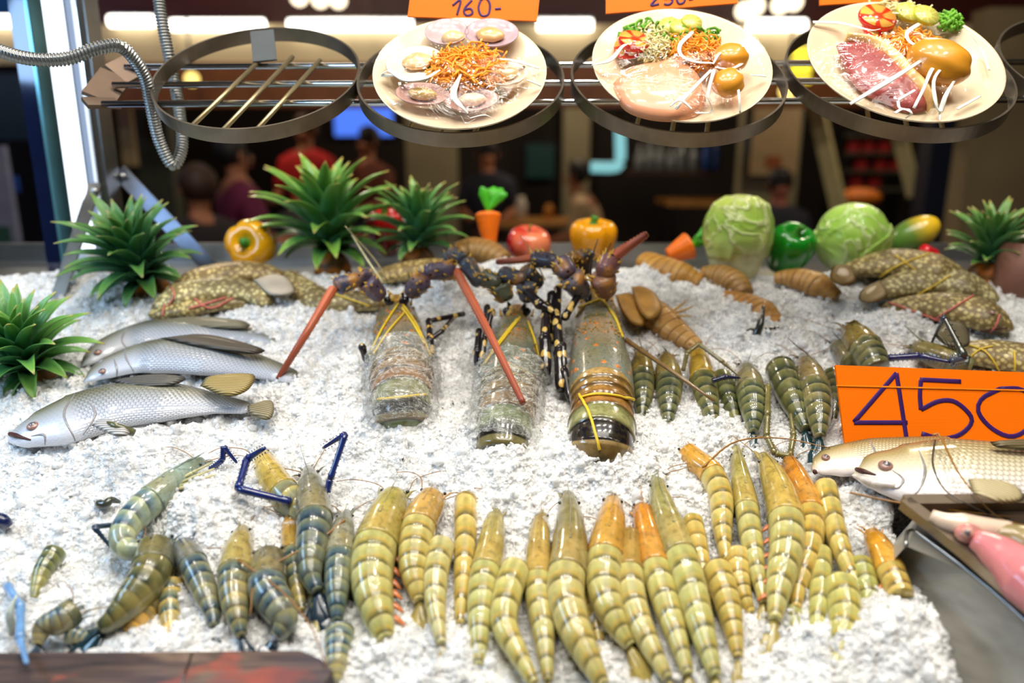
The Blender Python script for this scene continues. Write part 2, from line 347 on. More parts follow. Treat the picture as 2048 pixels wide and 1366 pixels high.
for x, y, lb in ((598, -6, 'leftmost white globe of the ceiling cluster above the empty ring'), (640, -2, 'middle white globe of the ceiling cluster above the empty ring'), (676, -1, 'rightmost white globe of the ceiling cluster above the empty ring'),
              (1488, 22, 'white globe just right of the middle plate sign'), (1512, 12, 'white globe second from the middle plate sign'), (1560, 10, 'white globe third from the middle plate sign'), (1588, 4, 'white globe nearest the sign on the steak plate')):
    pend(x, y, 17, 4.2, lb)
pend(384, 158, 14, 4.4, 'small warm bulb seen through the empty ring', WARMG); pend(1575, 182, 16, 4.3, 'warm globe under the gap between the last two plates', WARMG)
YEL = glow('yellow_sign', S(255, 232, 60), 1.6)
t = thing('light_sign', 'yellow lit sign beside the rim of the steak plate', 'sign', at(1602, 130, 4.4))
for y0, y1 in ((95, 112), (118, 148), (154, 166)): qbox('panel', 1585, 1622, y0, y1, 4.4, .04, YEL, t)
TV = glow('tv_picture', S(80, 130, 255), 1.1)
t = thing('television', 'blue glowing television behind the shellfish plate', 'television', at(720, 240, 8)); qbox('casing', 664, 792, 198, 278, 9.12, .06, BLACK, t); qbox('screen', 670, 786, 204, 272, 9.1, .02, TV, t)
t = thing('neon_sign', 'pale cyan neon sign bent in an L beside the middle plate', 'sign', at(1220, 300, 5)); m = MB(); tube(m, [at(1182, 334, 5), at(1228, 334, 5), at(1240, 322, 5), at(1240, 258, 5)], .036, 10); m.build('tube', glow('cyan_neon', S(150, 222, 226), .85), t)
m = MB(); bar(m, at(1240, 240, 5.05), at(1240, 100, 5.05), .02, .02); m.build('mount', BLACK, t, smooth=False)
GREYC = plain('grey_column', S(120, 114, 90), .7, vary=.15, sc=2); TEAL = plain('teal_board', S(14, 74, 76), .6)
def post(name, lb, cat, x0, x1, y0, y1, d, th, mat, group=None): return tag(qbox(name, x0, x1, y0, y1, d, th, mat), lb, cat, group)
def fl(d): return 683 - FPX * math.tan(math.radians(14) - math.atan(1.45 / d))   # not used for layout beyond a floor guess
def column(x0, x1, y0, d, mat, name, lb, cat):     # from a pixel top down to the floor
    a = at(x0, y0, d); b = at(x1, y0, d); m = MB(); box(m, ((a[0] + b[0]) / 2, a[1], a[2] / 2), (b[0] - a[0], .16, a[2])); return tag(m.build(name, mat, smooth=False), lb, cat)
column(808, 912, 130, 7.4, GREYC, 'column', 'grey plaster column behind the shellfish plate', 'column')
column(1128, 1182, 120, 8.2, GREYC, 'column', 'narrow pale column left of the neon sign', 'column')
column(240, 330, 120, 5.4, plain('dark_green_column', S(54, 58, 46), .7), 'column', 'dark green column right of the aluminium post', 'column')
post('notice_board', 'narrow beige board on the dark green column', 'board', 246, 274, 214, 332, 5.28, .03, plain('beige_board', S(150, 132, 98), .7))
post('menu_board', 'teal board on the back wall', 'board', 1052, 1108, 288, 356, 9.2, .04, TEAL)
column(1862, 1922, 200, 4.9, NAVY, 'column', 'dark navy pillar above the pale green cabbage', 'column')
column(1962, 2400, 20, 4.2, plain('olive_partition', S(112, 98, 70), .8, vary=.25, sc=1.5), 'partition', 'olive beige partition behind the far right pineapple crown', 'partition')
t = tag(qbox('pillar_light', 1922, 1944, 250, 470, 4.86, .05, glow('teal_light', S(30, 90, 105), .5)), 'dim teal light strip on the navy pillar', 'light')
column(1488, 1604, 186, 6.56, GREYC, 'column', 'grey column carrying the beige poster with the lit screen', 'column')
p = thing('poster', 'beige poster with a pale blue lit screen left of the leaning strips', 'poster', at(1545, 270, 6.5)); qbox('sheet', 1500, 1592, 198, 350, 6.5, .02, plain('poster_paper', S(150, 128, 96), .7), p); qbox('screen', 1522, 1572, 262, 294, 6.48, .01, glow('pale_blue', S(130, 190, 245), .9), p); qbox('photo', 1530, 1562, 312, 336, 6.48, .01, plain('poster_photo', S(130, 66, 24), .7), p)
for x0, y0, x1, y1, w_, lb in ((1630, 205, 1686, 410, .10, 'long pale strip leaning behind the steak plate'), (1796, 262, 1830, 352, .09, 'short pale strip leaning right of the long one')):
    m = MB(); bar(m, at(x0, y0, 5.2), at(x1, y1 + 40, 5.2), .05, w_); tag(m.build('leaning_strip', plain('pale_strip', S(150, 138, 96), .6), smooth=False), lb, 'strip', 'leaning strips')
sh = thing('drinks_shelf', 'dark shelf of red goods under the steak plate', 'shelf', at(1750, 330, 6.6)); 
for k in range(4): qbox('shelf_board', 1690, 1822, 268 + 36 * k, 274 + 36 * k, 6.6, .3, plain('shelf_grey', S(60, 58, 48), .6), sh)

for x in (1688, 1820): a = at(x, 262, 6.62); m = MB(); box(m, (a[0], a[1] + .15, a[2] / 2), (.03, .3, a[2])); m.build('upright', BLACK, sh, smooth=False)
RED = plain('red_pack', S(130, 18, 22), .5); j = 0
for x, y in ((1706, 0), (1736, 0), (1768, 0), (1722, 1), (1760, 1), (1790, 1), (1712, 2), (1748, 2)):
    tag(qbox('carton', x - 11, x + 11, 276 + 36 * y - 30 + 22, 268 + 36 * (y + 1), 6.7, .12, RED), 'red carton on the dark shelf under the steak plate', 'carton', 'red cartons on the dark shelf')
BOT = plain('bottle_glass', S(96, 104, 110), .15, 0, .5); BLU = plain('blue_bottle', S(30, 66, 130), .2)
post('bottle_shelf', 'dark bar shelf with bottles right of the neon sign', 'shelf', 1262, 1440, 342, 350, 7.0, .25, plain('shelf_wood', S(58, 40, 28), .6))
for k, (x, s_) in enumerate(((1278, .9), (1298, 1.1), (1318, 1), (1340, .8), (1360, 1.25), (1384, 1), (1412, 1.3), (1430, 1.1))):
    c = at(x, 342, 7.05); m = MB(); hh = .26 * s_; lathe(m, c, [(.001, 0), (.04, 0), (.042, .02), (.042, hh * .6), (.016, hh * .75), (.014, hh), (.001, hh)], n=12); tag(m.build('bottle', BLU if k > 5 else BOT), ('blue bottle' if k > 5 else 'pale glass bottle') + ' on the bar shelf right of the neon sign', 'bottle', 'blue bottles on the bar shelf' if k > 5 else 'pale bottles on the bar shelf')
# left: navy door frames, posters, lit box
post('light_box', 'blue lit box in the top left corner above the conduit', 'sign', -80, 72, -80, 22, 3.4, .1, glow('blue_box', S(20, 66, 120), .5))
column(64, 108, 30, 3.6, NAVY, 'door_frame', 'dark navy door frame left of the glowing tube', 'frame')
WP = plain('poster_white', S(120, 124, 150), .6)
ps = thing('poster_stand', 'leaning poster stand with red and blue print at the far left', 'poster', at(20, 360, 3.3)); qbox('sheet', -60, 42, 292, 520, 3.3, .03, WP, ps)
for x0, x1, y0, y1, cc in ((-30, 8, 330, 392, S(140, 40, 50)), (12, 40, 352, 384, S(30, 70, 150)), (-10, 26, 396, 440, S(90, 110, 30)), (-40, 24, 452, 486, S(40, 80, 70)), (6, 38, 490, 515, S(120, 30, 60))): qbox('print', x0, x1, y0, y1, 3.28, .006, plain('print%d' % x0, cc, .6), ps)
tag(qbox('cabinet', -80, 92, 528, 640, 2.9, .3, plain('red_brown_cabinet', S(74, 22, 14), .5)), 'red brown cabinet behind the far left pineapple crown', 'cabinet')
tag(qbox('picture_frame', -60, 60, 150, 280, 4.4, .05, plain('dark_teal_picture', S(36, 52, 62), .5)), 'dark teal picture on the left above the poster stand', 'picture')
# tables
def table(px, py, d, wd, lb, mat):
    c = at(px, py, d); t = thing('dining_table', lb, 'table', (c[0], c[1], 0), 'dining tables'); m = MB(); box(m, (c[0], c[1], c[2] - .02), (wd, .7, .04)); m.build('tabletop', mat, t, smooth=False)
    for sx in (-1, 1):
        for sy in (-1, 1): m = MB(); box(m, (c[0] + sx * (wd / 2 - .06), c[1] + sy * .28, (c[2] - .04) / 2), (.05, .05, c[2] - .04)); m.build('leg', BLACK, t, smooth=False)
    return c
TW = plain('light_table_wood', S(160, 112, 54), .4, vary=.2, sc=6)
table(1070, 440, 6.9, .95, 'light wood dining table in front of the hunched diner', TW); table(1420, 400, 7.2, .9, 'dining table behind the tall pale cabbage', TW); table(620, 480, 5.0, .9, 'dining table behind the large pineapple crown', WOODB)
for x, y, r, hh, cc, lb in ((1042, 430, .05, .2, S(196, 188, 170), 'white jar on the light wood table'), (1158, 425, .04, .14, S(190, 150, 30), 'yellow bottle on the light wood table'), (1098, 428, .045, .12, S(186, 120, 40), 'orange cup on the light wood table')):
    c = at(x, y + 8, 6.75); m = MB(); lathe(m, c, [(.001, 0), (r, 0), (r, hh * .7), (r * .6, hh * .85), (r * .6, hh), (.001, hh)], n=14); tag(m.build('jar', plain('jar%d' % x, cc, .4)), lb, 'jar')
c = at(1720, 395, 5.6); m = MB(); ell(m, c, (.16, .1, .07)); tag(m.build('basket', plain('orange_goods', S(190, 100, 20), .6, bump=.3)), 'orange heap in the dining room above the green capsicum', 'basket')
# diners
def person(px, py, d, lb, shirt, hair, yaw=0, lean=0., skin=S(150, 96, 66), hh=.0, stand=False):
    hd = at(px, py, d); t = thing('person', lb, 'person', (hd[0], hd[1], 0))
    cy_, sy_ = math.cos(yaw), math.sin(yaw)
    def L(x, y, z): return A(hd[0] + x * cy_ - y * sy_, hd[1] + x * sy_ + y * cy_, hd[2] + z)  # y = the way the person faces
    def chain(m, pts, rr, n=12): tube(m, [L(*p) for p in pts], rr, n, up=A(.31, .2, .93))
    b = MB(); bl = -lean
    V = [(0, 0, .02), (0, .0, -.13), (0, bl * .5, -.24), (0, bl, -.5), (0, bl - .02, -.72)]; E = [(0, 1), (1, 2), (2, 3), (3, 4)]; R = [(.085, .095), (.05, .055), (.15, .10), (.14, .10), (.15, .12)]
    for s in (-1, 1):
        k = len(V); V += [(s * .19, bl * .5, -.27), (s * .25, bl * .5 + .05, -.5), (s * .16, bl * .5 + .28, -.56), (s * .13, bl * .5 + .36, -.55)]; E += [(2, k), (k, k + 1), (k + 1, k + 2), (k + 2, k + 3)]; R += [(.06, .06), (.045, .045), (.034, .034), (.03, .02)]
        k = len(V)
        V += [(s * .1, bl + .42, -.76), (s * .1, bl + .44, -1.18), (s * .1, bl + .56, -1.2)] if not stand else [(s * .09, bl, -1.1), (s * .09, bl, -1.52), (s * .09, bl + .12, -1.56)]
        E += [(4, k), (k, k + 1), (k + 1, k + 2)]; R += [(.075, .075), (.05, .05), (.04, .03)]
    def skinm(name, V, E, R, mat, root):
        me = bpy.data.meshes.new(name); base = A(hd[0], hd[1], 0); me.from_pydata([tuple(L(*v) - base) for v in V], E, []); o = bpy.data.objects.new(name, me); COL.objects.link(o); o.parent = t
        md = o.modifiers.new('skin', 'SKIN'); md.use_smooth_shade = True
        for i, r in enumerate(R): me.skin_vertices[0].data[i].radius = r
        me.skin_vertices[0].data[root].use_root = True
        s = o.modifiers.new('sub', 'SUBSURF'); s.levels = 2; s.render_levels = 2; me.materials.append(mat); return o
    sk = plain('skin%d' % int(skin[0] * 999), skin, .6); body = skinm('body', V, E, R, sk, 4)
    g = lambda r, k: (r[0] * k, r[1] * k)
    skinm('shirt', [V[i] for i in (2, 3, 4, 5, 6, 12, 13, 1)], [(0, 1), (1, 2), (0, 3), (3, 4), (0, 5), (5, 6), (0, 7)], [g(R[2], 1.32), g(R[3], 1.28), g(R[4], 1.15), (.092, .092), (.07, .07), (.092, .092), (.07, .07), (.085, .085)], shirt, 2)
    skinm('trousers', [V[4], V[9], V[10], V[16], V[17]], [(0, 1), (1, 2), (0, 3), (3, 4)], [g(R[4], 1.12), (.09, .09), (.062, .062), (.09, .09), (.062, .062)], plain('dark_trousers', S(26, 26, 34), .8), 0)
    m = MB(); ell(m, L(0, -.018, .038), (.104, .114, .112), n=16, m=12, fn=lambda D: np.where((D[:, 1] * cy_ - D[:, 0] * sy_ > .45) & (D[:, 2] < .35), .80, 1.0)); m.build('hair', hair, t)
    for s in (-1, 1): m = MB(); ell(m, L(s * .034, .084, .01), .011, n=8, m=6); m.build('eye', BLACK, t)
    for s in (-1, 1): m = MB(); ell(m, L(s * .09, 0, 0), (.015, .02, .03), n=8, m=6); m.build('ear', sk, t)
    m = MB(); ell(m, L(0, .098, -.018), (.014, .02, .02), n=8, m=6); m.build('nose', sk, t); m = MB(); ell(m, L(0, .088, -.06), (.025, .008, .007), n=8, m=6); m.build('mouth', plain('lips', S(120, 50, 44), .5), t)
HAIR = plain('black_hair', S(16, 12, 11), .6, bump=.3); HB = plain('brown_hair', S(50, 30, 18), .6, bump=.3)
person(1152, 352, 6.6, 'person in a beige shirt hunched over the light wood table', plain('beige_shirt', S(172, 146, 112), .8), HAIR, yaw=PI * .42, lean=.16)
person(470, 312, 4.6, 'person in a maroon top seated left of the large pineapple crown', plain('maroon_shirt', S(92, 16, 52), .8), HAIR, yaw=-.9)
person(610, 262, 6.2, 'person in a red shirt above the large pineapple crown', plain('red_shirt', S(176, 20, 26), .8), HB, yaw=PI * .9)
person(735, 286, 6.4, 'person in a brown shirt below the television', plain('brown_shirt', S(94, 44, 26), .8), HAIR, yaw=PI * .8)
person(1560, 372, 6.0, 'person in a dark navy shirt behind the tall pale cabbage', plain('navy_shirt', S(22, 22, 36), .8), HAIR, yaw=PI, skin=S(140, 80, 60))
person(395, 380, 4.2, 'person in black at the table behind the steel brace', plain('black_shirt', S(28, 20, 24), .8), HB, yaw=.8)
person(975, 310, 6.9, 'person standing in dark blue behind the carrot', plain('dark_blue_shirt', S(18, 22, 40), .8), HAIR, yaw=PI, stand=True)
# ---------------------------------------------------------------- shell materials: u runs head to tail, v round the body (0.5 = back)
def shellmat(name, stops, u0=.36, seg=.095, dark=S(60, 62, 30), vein=.3, coat=.7, rough=.3, side=.75, noi=.25):
    n = NT(name); s = n.sep(n.uv()); u, v = s[0], s[1]
    nz = n.noise(22, n.ob(), 3); nf = n.noise(140, n.ob(), 3)
    uu = n.ma('ADD', u, n.ma('MULTIPLY', n.ma('SUBTRACT', nz, .5), .05))
    uu = n.ma('SUBTRACT', uu, n.ma('MULTIPLY', n.ma('POWER', n.ma('ABSOLUTE', n.ma('SUBTRACT', v, .5)), 2), .45)); fr = n.ma('FRACT', n.ma('ADD', n.ma('DIVIDE', n.ma('SUBTRACT', uu, u0), seg), 4))
    c = n.ramp(fr, stops)
    d = n.ma('ABSOLUTE', n.ma('SUBTRACT', v, .5))
    c = n.mix(n.ramp(d, [(.0, vein), (.02, vein * .8), (.05, 0)]), c, dark)
    c = n.mix(n.ramp(d, [(.10, 0), (.26, side)]), c, n.mix(.45, stops[1][1], stops[0][1]))
    c = n.mix(n.ma('MULTIPLY', n.ramp(nf, [(.40, 0), (.70, 1)]), noi), c, dark)
    c = n.mix(n.ramp(nz, [(.50, 0), (.72, .35)]), c, S(214, 190, 110))
    c = n.mix(1, c, n.ocol(), 'MULTIPLY')
    n.bump(n.ma('ADD', nf, n.ma('MULTIPLY', nz, 2)), .12, .003)
    return n.fin(c, rough, 0, coat, sss=.12, coatr=.06)
YSH = shellmat('banded_yellow_shell', [(0, S(216, 204, 146)), (.22, S(200, 192, 124)), (.5, S(184, 178, 108)), (.66, S(194, 166, 84)), (.80, S(148, 136, 74)), (.95, S(92, 86, 46)), (1, S(176, 160, 106))])
BSH = shellmat('banded_blue_shell', [(0, S(140, 138, 106)), (.20, S(122, 122, 92)), (.40, S(92, 104, 98)), (.62, S(74, 92, 98)), (.80, S(44, 62, 74)), (.94, S(28, 42, 52)), (1, S(84, 94, 84))], dark=S(24, 36, 48), vein=.25)
OSH = shellmat('banded_olive_shell', [(0, S(128, 126, 86)), (.25, S(112, 110, 66)), (.5, S(94, 96, 60)), (.75, S(66, 74, 52)), (.93, S(38, 46, 36)), (1, S(84, 88, 62))], dark=S(26, 30, 20), vein=.3)
def carmat(name, patch, dark):
    n = NT(name); s = n.sep(n.uv()); u, v = s[0], s[1]; a = n.noise(34, n.ob(), 4, 1.0); b = n.noise(180, n.ob(), 2)
    d = n.ma('ABSOLUTE', n.ma('SUBTRACT', v, .5))
    c = n.mix(n.ramp(a, [(.35, 0), (.65, 1)]), n.ocol(), n.mix(1, n.ocol(), S(196, 190, 160), 'MULTIPLY'))
    c = n.mix(n.ma('MULTIPLY', n.ramp(u, [(.18, 0), (.30, .5), (.37, .35)]), n.ramp(d, [(.02, 1), (.2, .2)])), c, patch)
    c = n.mix(n.ma('MULTIPLY', n.ramp(b, [(.52, 0), (.68, 1)]), .45), c, dark)
    c = n.mix(n.ma('MULTIPLY', n.ramp(u, [(.0, .6), (.12, 0)]), .7), c, dark)
    n.bump(a, .15, .003); return n.fin(c, .26, 0, .8, sss=.12, coatr=.05)
YCA = carmat('yellow_head_shell', S(204, 166, 84), S(92, 90, 56)); BCA = carmat('blue_grey_head_shell', S(160, 140, 70), S(46, 58, 64))
WET = tinted('wet_shell', .25, .7, .25, 90, .15); LEGM = tinted('leg_shell', .35, .4, .3, 120, .1)
EYEM = plain('black_eye', (.006, .006, .008, 1), .08, 0, 1)
GT = {'y': 'yellow banded prawns on the ice', 'b': 'blue river prawns at the front left', 'g': 'green river prawns beside the lobsters'}
def prawn(label, px, wd, kind='y', u0=0., u1=1., h=0., car=None, tint=(1, 1, 1), tail=None, rost=.13, side=0, arms=(), whisk=2, fan=.45, sink=.35, tw=1.0, rpx=None, fanl=.21):
    hd = u0 < .3; m = 78; Q = cr(px, m); U = np.linspace(u0, u1, m)
    prof = interp(U, [(0, .40), (.05, .60), (.12, .80), (.22, .95), (.32, 1.0), (.42, 1.0), (.55, .93), (.68, .80), (.80, .61), (.90, .43), (.96, .33), (1, .25)]) ** tw
    dm = dep(ice(*Q[m // 2], h)); R = wd / 2 * dm / FPX * prof; Rm = wd / 2 * dm / FPX
    P = np.array([ice(x, y, h + r * 1.02 - sink * Rm * .5) for (x, y), r in zip(Q, R)])
    if kind == 'y': cm, am, car, tail = YCA, YSH, car or S(170, 162, 104), tail or S(176, 158, 84)
    elif kind == 'b': cm, am, car, tail = BCA, BSH, car or S(132, 138, 128), tail or S(20, 44, 62)
    else: cm, am, car, tail = BCA, OSH, car or S(134, 126, 84), tail or S(24, 58, 66)
    base = ice(*px[len(px) // 2]); t = thing({'y': 'prawn', 'b': 'river_prawn', 'g': 'river_prawn'}[kind], label, 'prawn', base, GT[kind])
    T, Sd, Up = frame(P, NI)
    if hd:
        k = U <= .385; r = R[k] * interp(U[k], [(0, 1), (.34, 1.03), (.385, 1.07)]); mb = MB(); sweep(mb, P[k], r, r * 1.08, n=18, u=U[k]); mb.build('carapace', cm, t, car)
        # rostrum: a toothed spike along the back
        i = int(np.searchsorted(U, .10)); a = P[i] + Up[i] * R[i] * .95; L = rost * np.linalg.norm(np.diff(P, axis=0), axis=1).sum() / (u1 - u0)
        if rpx is not None: tip = ice(*rpx, h + Rm * 1.9)
        else: tip = P[0] - T[0] * L * .75 + Up[0] * (R[0] + L * .22)
        j = int(np.searchsorted(U, .26)); mb = MB(); pts = cr([P[j] + Up[j] * R[j] * 1.0, a + Up[i] * R[i] * .2, (a + tip) / 2 + Up[0] * R[0] * .08, tip], 22)
        rr = np.linspace(.15, .03, 22) * Rm; sweep(mb, pts, rr * .5, rr * (1 + .45 * (np.arange(22) % 3 == 0)), n=8); mb.build('rostrum', WET, t, tuple(.7 * x for x in car[:3]))
        for s in (-1, 1):
            i = int(np.searchsorted(U, .055)); e = P[i] + Sd[i] * s * R[i] * .86 + Up[i] * R[i] * .5 - T[i] * R[i] * .3; mb = MB(); ell(mb, e, Rm * .105, n=10, m=7); eo = mb.build('eye', EYEM, t)
            mb = MB(); tube(mb, [e - Sd[i] * s * Rm * .05, P[i] + Sd[i] * s * R[i] * .55 + Up[i] * R[i] * .3], Rm * .07, 6, 3); mb.build('eyestalk', WET, t, car)
        mb = MB()                                      # antennal scales and feelers round the mouth
        for q in range(7):
            s = (q - 3) / 3; a = P[2] + Sd[2] * s * R[2] * .8 + Up[2] * R[2] * RN.uniform(-.5, .5); b = a - T[0] * Rm * RN.uniform(.6, 1.5) + Sd[0] * s * Rm * RN.uniform(.2, .8) - NI * Rm * .1
            tube(mb, [a, (a + b) / 2 + NI * Rm * .15, b], [Rm * .09, Rm * .06, Rm * .015], 5)
        mb.build('mouthparts', LEGM, t, tuple(x * .75 for x in car[:3]))
        for q in range(whisk):
            s = -1 if q % 2 else 1; a = P[1] + Sd[1] * s * R[1] * .5; pts = [a]; dirv = -T[0] * .8 + Sd[0] * s * RN.uniform(.2, .9); p = a
            for z in range(4):
                p = p + nrm(dirv) * Rm * RN.uniform(.7, 1.1); dirv = dirv + Sd[0] * s * RN.uniform(-.2, .6) + T[0] * RN.uniform(-.1, .35); hh = np.dot(p - P0, NI); p = p + NI * ((.018 if z < 3 else .010) - hh) * .6; pts.append(p)
            mb = MB(); tube(mb, pts, [.0007, .0004], 4); mb.build('antenna', LEGM, t, S(150, 110, 60))
    k = U >= (.345 if hd else 0); uu = U[k]; k &= U <= .955; uu = U[k]
    fr = np.mod((uu - .36) / .095, 1); r = R[k] * (.99 + .02 * fr ** 2); r = np.where(fr < .08, r * .985, r)
    mb = MB(); sweep(mb, P[k], r, r * 1.1, n=20, u=uu); mb.build('abdomen', am, t, tint)
    if u1 > .9:                                        # five blades of the tail fan
        i = m - 5; L = fanl * Rm * 13 * .8; c0 = P[i]
        for q, (an, ln, wd_) in enumerate(((0, 1, .16), (fan * .5, 1.0, .24), (-fan * .5, 1.0, .24), (fan, .92, .26), (-fan, .92, .26))):
            dv = nrm(T[i] * math.cos(an) + Sd[i] * math.sin(an) - NI * .12); pts = np.array([c0 + dv * L * x - NI * (.002 * q) - NI * x * x * L * .10 for x in np.linspace(0, 1, 9)])
            ww = interp(np.linspace(0, 1, 9), [(0, .35), (.5, 1), (.85, .8), (1, .1)]) * wd_ * L * (1.0 if q else .8)
            mb = MB(); sweep(mb, pts, ww, ww * .28, n=10); mb.build('telson' if q == 0 else 'tail_blade', WET, t, tail if q else tuple(x * .9 for x in tail[:3]))
    if side:                                           # swimming legs seen along one flank
        for q in range(6):
            i = int(np.searchsorted(U, .40 + .08 * q)) if u0 < .4 else int(m * (.12 + .13 * q))
            i = min(i, m - 6); a = P[i] + Sd[i] * side * R[i] * .85 - NI * R[i] * .3; b = a + Sd[i] * side * Rm * .42 + T[i] * Rm * .42 - NI * Rm * .2
            mb = MB(); sweep(mb, cr([a, (a + b) / 2 + NI * Rm * .06, b], 7), np.array([.13, .15, .14, .12, .1, .07, .02]) * Rm, np.array([.06] * 6 + [.02]) * Rm, n=7); mb.build('leg', LEGM, t, S(206, 120, 66))
    for a in arms:                                     # long clawed arms: (pixels, heights, width px, colour)
        pp, hs, aw, cc = a; W = [ice(x, y, q) for (x, y), q in zip(pp, hs)]
        for q in range(len(W) - 1):
            rr = aw / 2 * dep(W[q]) / FPX; n_ = 10; mb = MB(); pts = np.linspace(W[q], W[q + 1], n_); rad = interp(np.linspace(0, 1, n_), [(0, .85), (.1, 1.1), (.2, .85), (.85, .95), (.95, 1.15), (1, .9)]) * rr * (1 if q < len(W) - 2 else np.linspace(1, .45, n_))
            tube(mb, pts, rad, 9, m=0)
            if aw > 8:
                for z in range(14):
                    p = pts[0] + (pts[-1] - pts[0]) * (z + .5) / 14; dv = nrm(np.cross(W[q + 1] - W[q], FW)) * (1 if z % 2 else -1); mb.add(*spike(p + dv * rr * .8, dv, rr * .22, rr * .55))
            mb.build('claw_arm', WET, t, cc)
    return t
def spike(p, dv, r, L, n=5):
    dv = nrm(dv); s = nrm(np.cross(dv, A(.3, .5, .81))); q = np.cross(dv, s); a = 2 * PI * np.arange(n) / n
    V = np.vstack([p + r * (np.outer(np.cos(a), s) + np.outer(np.sin(a), q)), p + dv * L]); return V, [(i, (i + 1) % n, n) for i in range(n)]
PALE = (1.05, 1.06, 1.15); WARMT = (1.12, .98, .72); AMB = (1.1, .88, .55)
CY = [S(176, 160, 96), S(164, 156, 106), S(198, 166, 80)]; ORA = S(226, 150, 44); GRO = S(150, 140, 96)
# back layer first, then the front row from left to right
prawn('amber prawn half hidden under the two leftmost yellow prawns', [(820, 1120), (822, 1165), (838, 1222)], 36, u0=.5, h=-.012, tint=AMB)
prawn('slim prawn wedged behind the broad grey-headed prawn of the front row', [(1180, 1180), (1187, 1221), (1196, 1270), (1204, 1330)], 40, u0=.4, h=-.012, tint=WARMT)
prawn('olive prawn tail showing low between the two centre front prawns', [(1140, 1270), (1147, 1320), (1160, 1385)], 42, u0=.5, h=-.02, tint=(.8, .85, .7))
prawn('small amber prawn wedged low under the black-snouted prawn', [(1356, 1170), (1366, 1225), (1372, 1284)], 34, u0=.45, h=-.012, tint=AMB)
prawn('plump side-lying prawn at the left end of the yellow row with torn flank', [(788, 1000), (766, 1052), (748, 1108), (744, 1160), (752, 1212), (768, 1270), (777, 1296)], 90, u0=.08, tint=(1, 1.03, .95), side=-1, car=S(178, 166, 92), rost=.05, fan=.15, tw=.85)
prawn('bent yellow prawn second from the left of the yellow row', [(864, 1000), (840, 1046), (829, 1110), (828, 1150), (836, 1190), (842, 1216)], 72, u0=.14, tint=(1.06, 1, .85), car=S(206, 166, 98), rost=.04, h=.004)
prawn('short pale prawn whose front end is buried in a clear ice lump', [(884, 1090), (873, 1140), (871, 1205), (879, 1266), (887, 1304)], 56, u0=.36, tint=PALE, h=.006, fan=.12)
prawn('straight amber prawn seen along its back with dark red tail', [(932, 1000), (931, 1065), (928, 1127), (922, 1205), (920, 1268)], 50, u0=.34, tint=WARMT, tail=S(120, 46, 34), fan=.25)
prawn('pale grey-green prawn right of the straight amber prawn', [(990, 1030), (982, 1096), (966, 1174), (960, 1252), (957, 1350)], 62, u0=.05, tint=(.97, 1.03, 1.0), car=S(186, 172, 104), rost=.09, fan=.15)
prawn('headless curved prawn bending to the right at the bottom edge', [(1032, 1136), (1015, 1188), (1009, 1250), (1036, 1308), (1078, 1385)], 64, u0=.36, tint=(1.06, 1.05, .9), h=.008, fan=.1)
prawn('slender upright prawn left of the broad grey-headed one', [(1082, 1030), (1077, 1111), (1077, 1190), (1087, 1267), (1098, 1380)], 56, u0=.03, tint=(1, 1, .95), car=S(196, 168, 92), rost=.08, fan=.15)
prawn('broad grey-headed prawn in the centre of the front row', [(1136, 992), (1140, 1043), (1139, 1111), (1131, 1183), (1147, 1252), (1176, 1314), (1216, 1390)], 78, tint=(1.04, 1.0, .95), car=GRO, rost=.05, h=.004, fan=.15, whisk=4)
prawn('orange-shouldered prawn right of the broad grey-headed one', [(1226, 992), (1221, 1049), (1210, 1120), (1209, 1185), (1232, 1250), (1270, 1306)], 74, tint=(1.02, 1.02, .95), car=S(214, 160, 66), rost=.07, h=.004, fan=.15, tw=1.1)
prawn('cream prawn with its head tucked under the orange-shouldered one', [(1258, 1075), (1258, 1150), (1270, 1221), (1300, 1292), (1345, 1375)], 62, u0=.2, tint=(1.08, 1.06, 1.05), car=S(170, 138, 70), rost=.04, h=.002, fan=.12)
prawn('prawn with bright orange head shell and dark feelers', [(1284, 1020), (1294, 1062), (1310, 1133), (1331, 1205), (1356, 1283), (1382, 1368)], 60, u0=.08, tint=(1.02, 1.03, .92), car=ORA, rost=.16, h=.004, fan=.12)
prawn('long prawn with the black snout tip reaching highest in the front row', [(1313, 955), (1322, 1004), (1344, 1071), (1371, 1143), (1391, 1214), (1410, 1283), (1438, 1375)], 68, tint=(.98, 1.03, .92), car=S(168, 162, 104), rost=.05, h=.008, fan=.18, whisk=4)
prawn('slim amber prawn lying behind the long black-snouted one', [(1385, 1042), (1399, 1115), (1409, 1190), (1413, 1238)], 44, u0=.3, tint=WARMT, h=-.002)
prawn('golden headless prawn standing alone below the right cluster', [(1432, 1138), (1449, 1186), (1465, 1252), (1478, 1330)], 60, u0=.36, tint=(1.1, .98, .72), fan=.1)
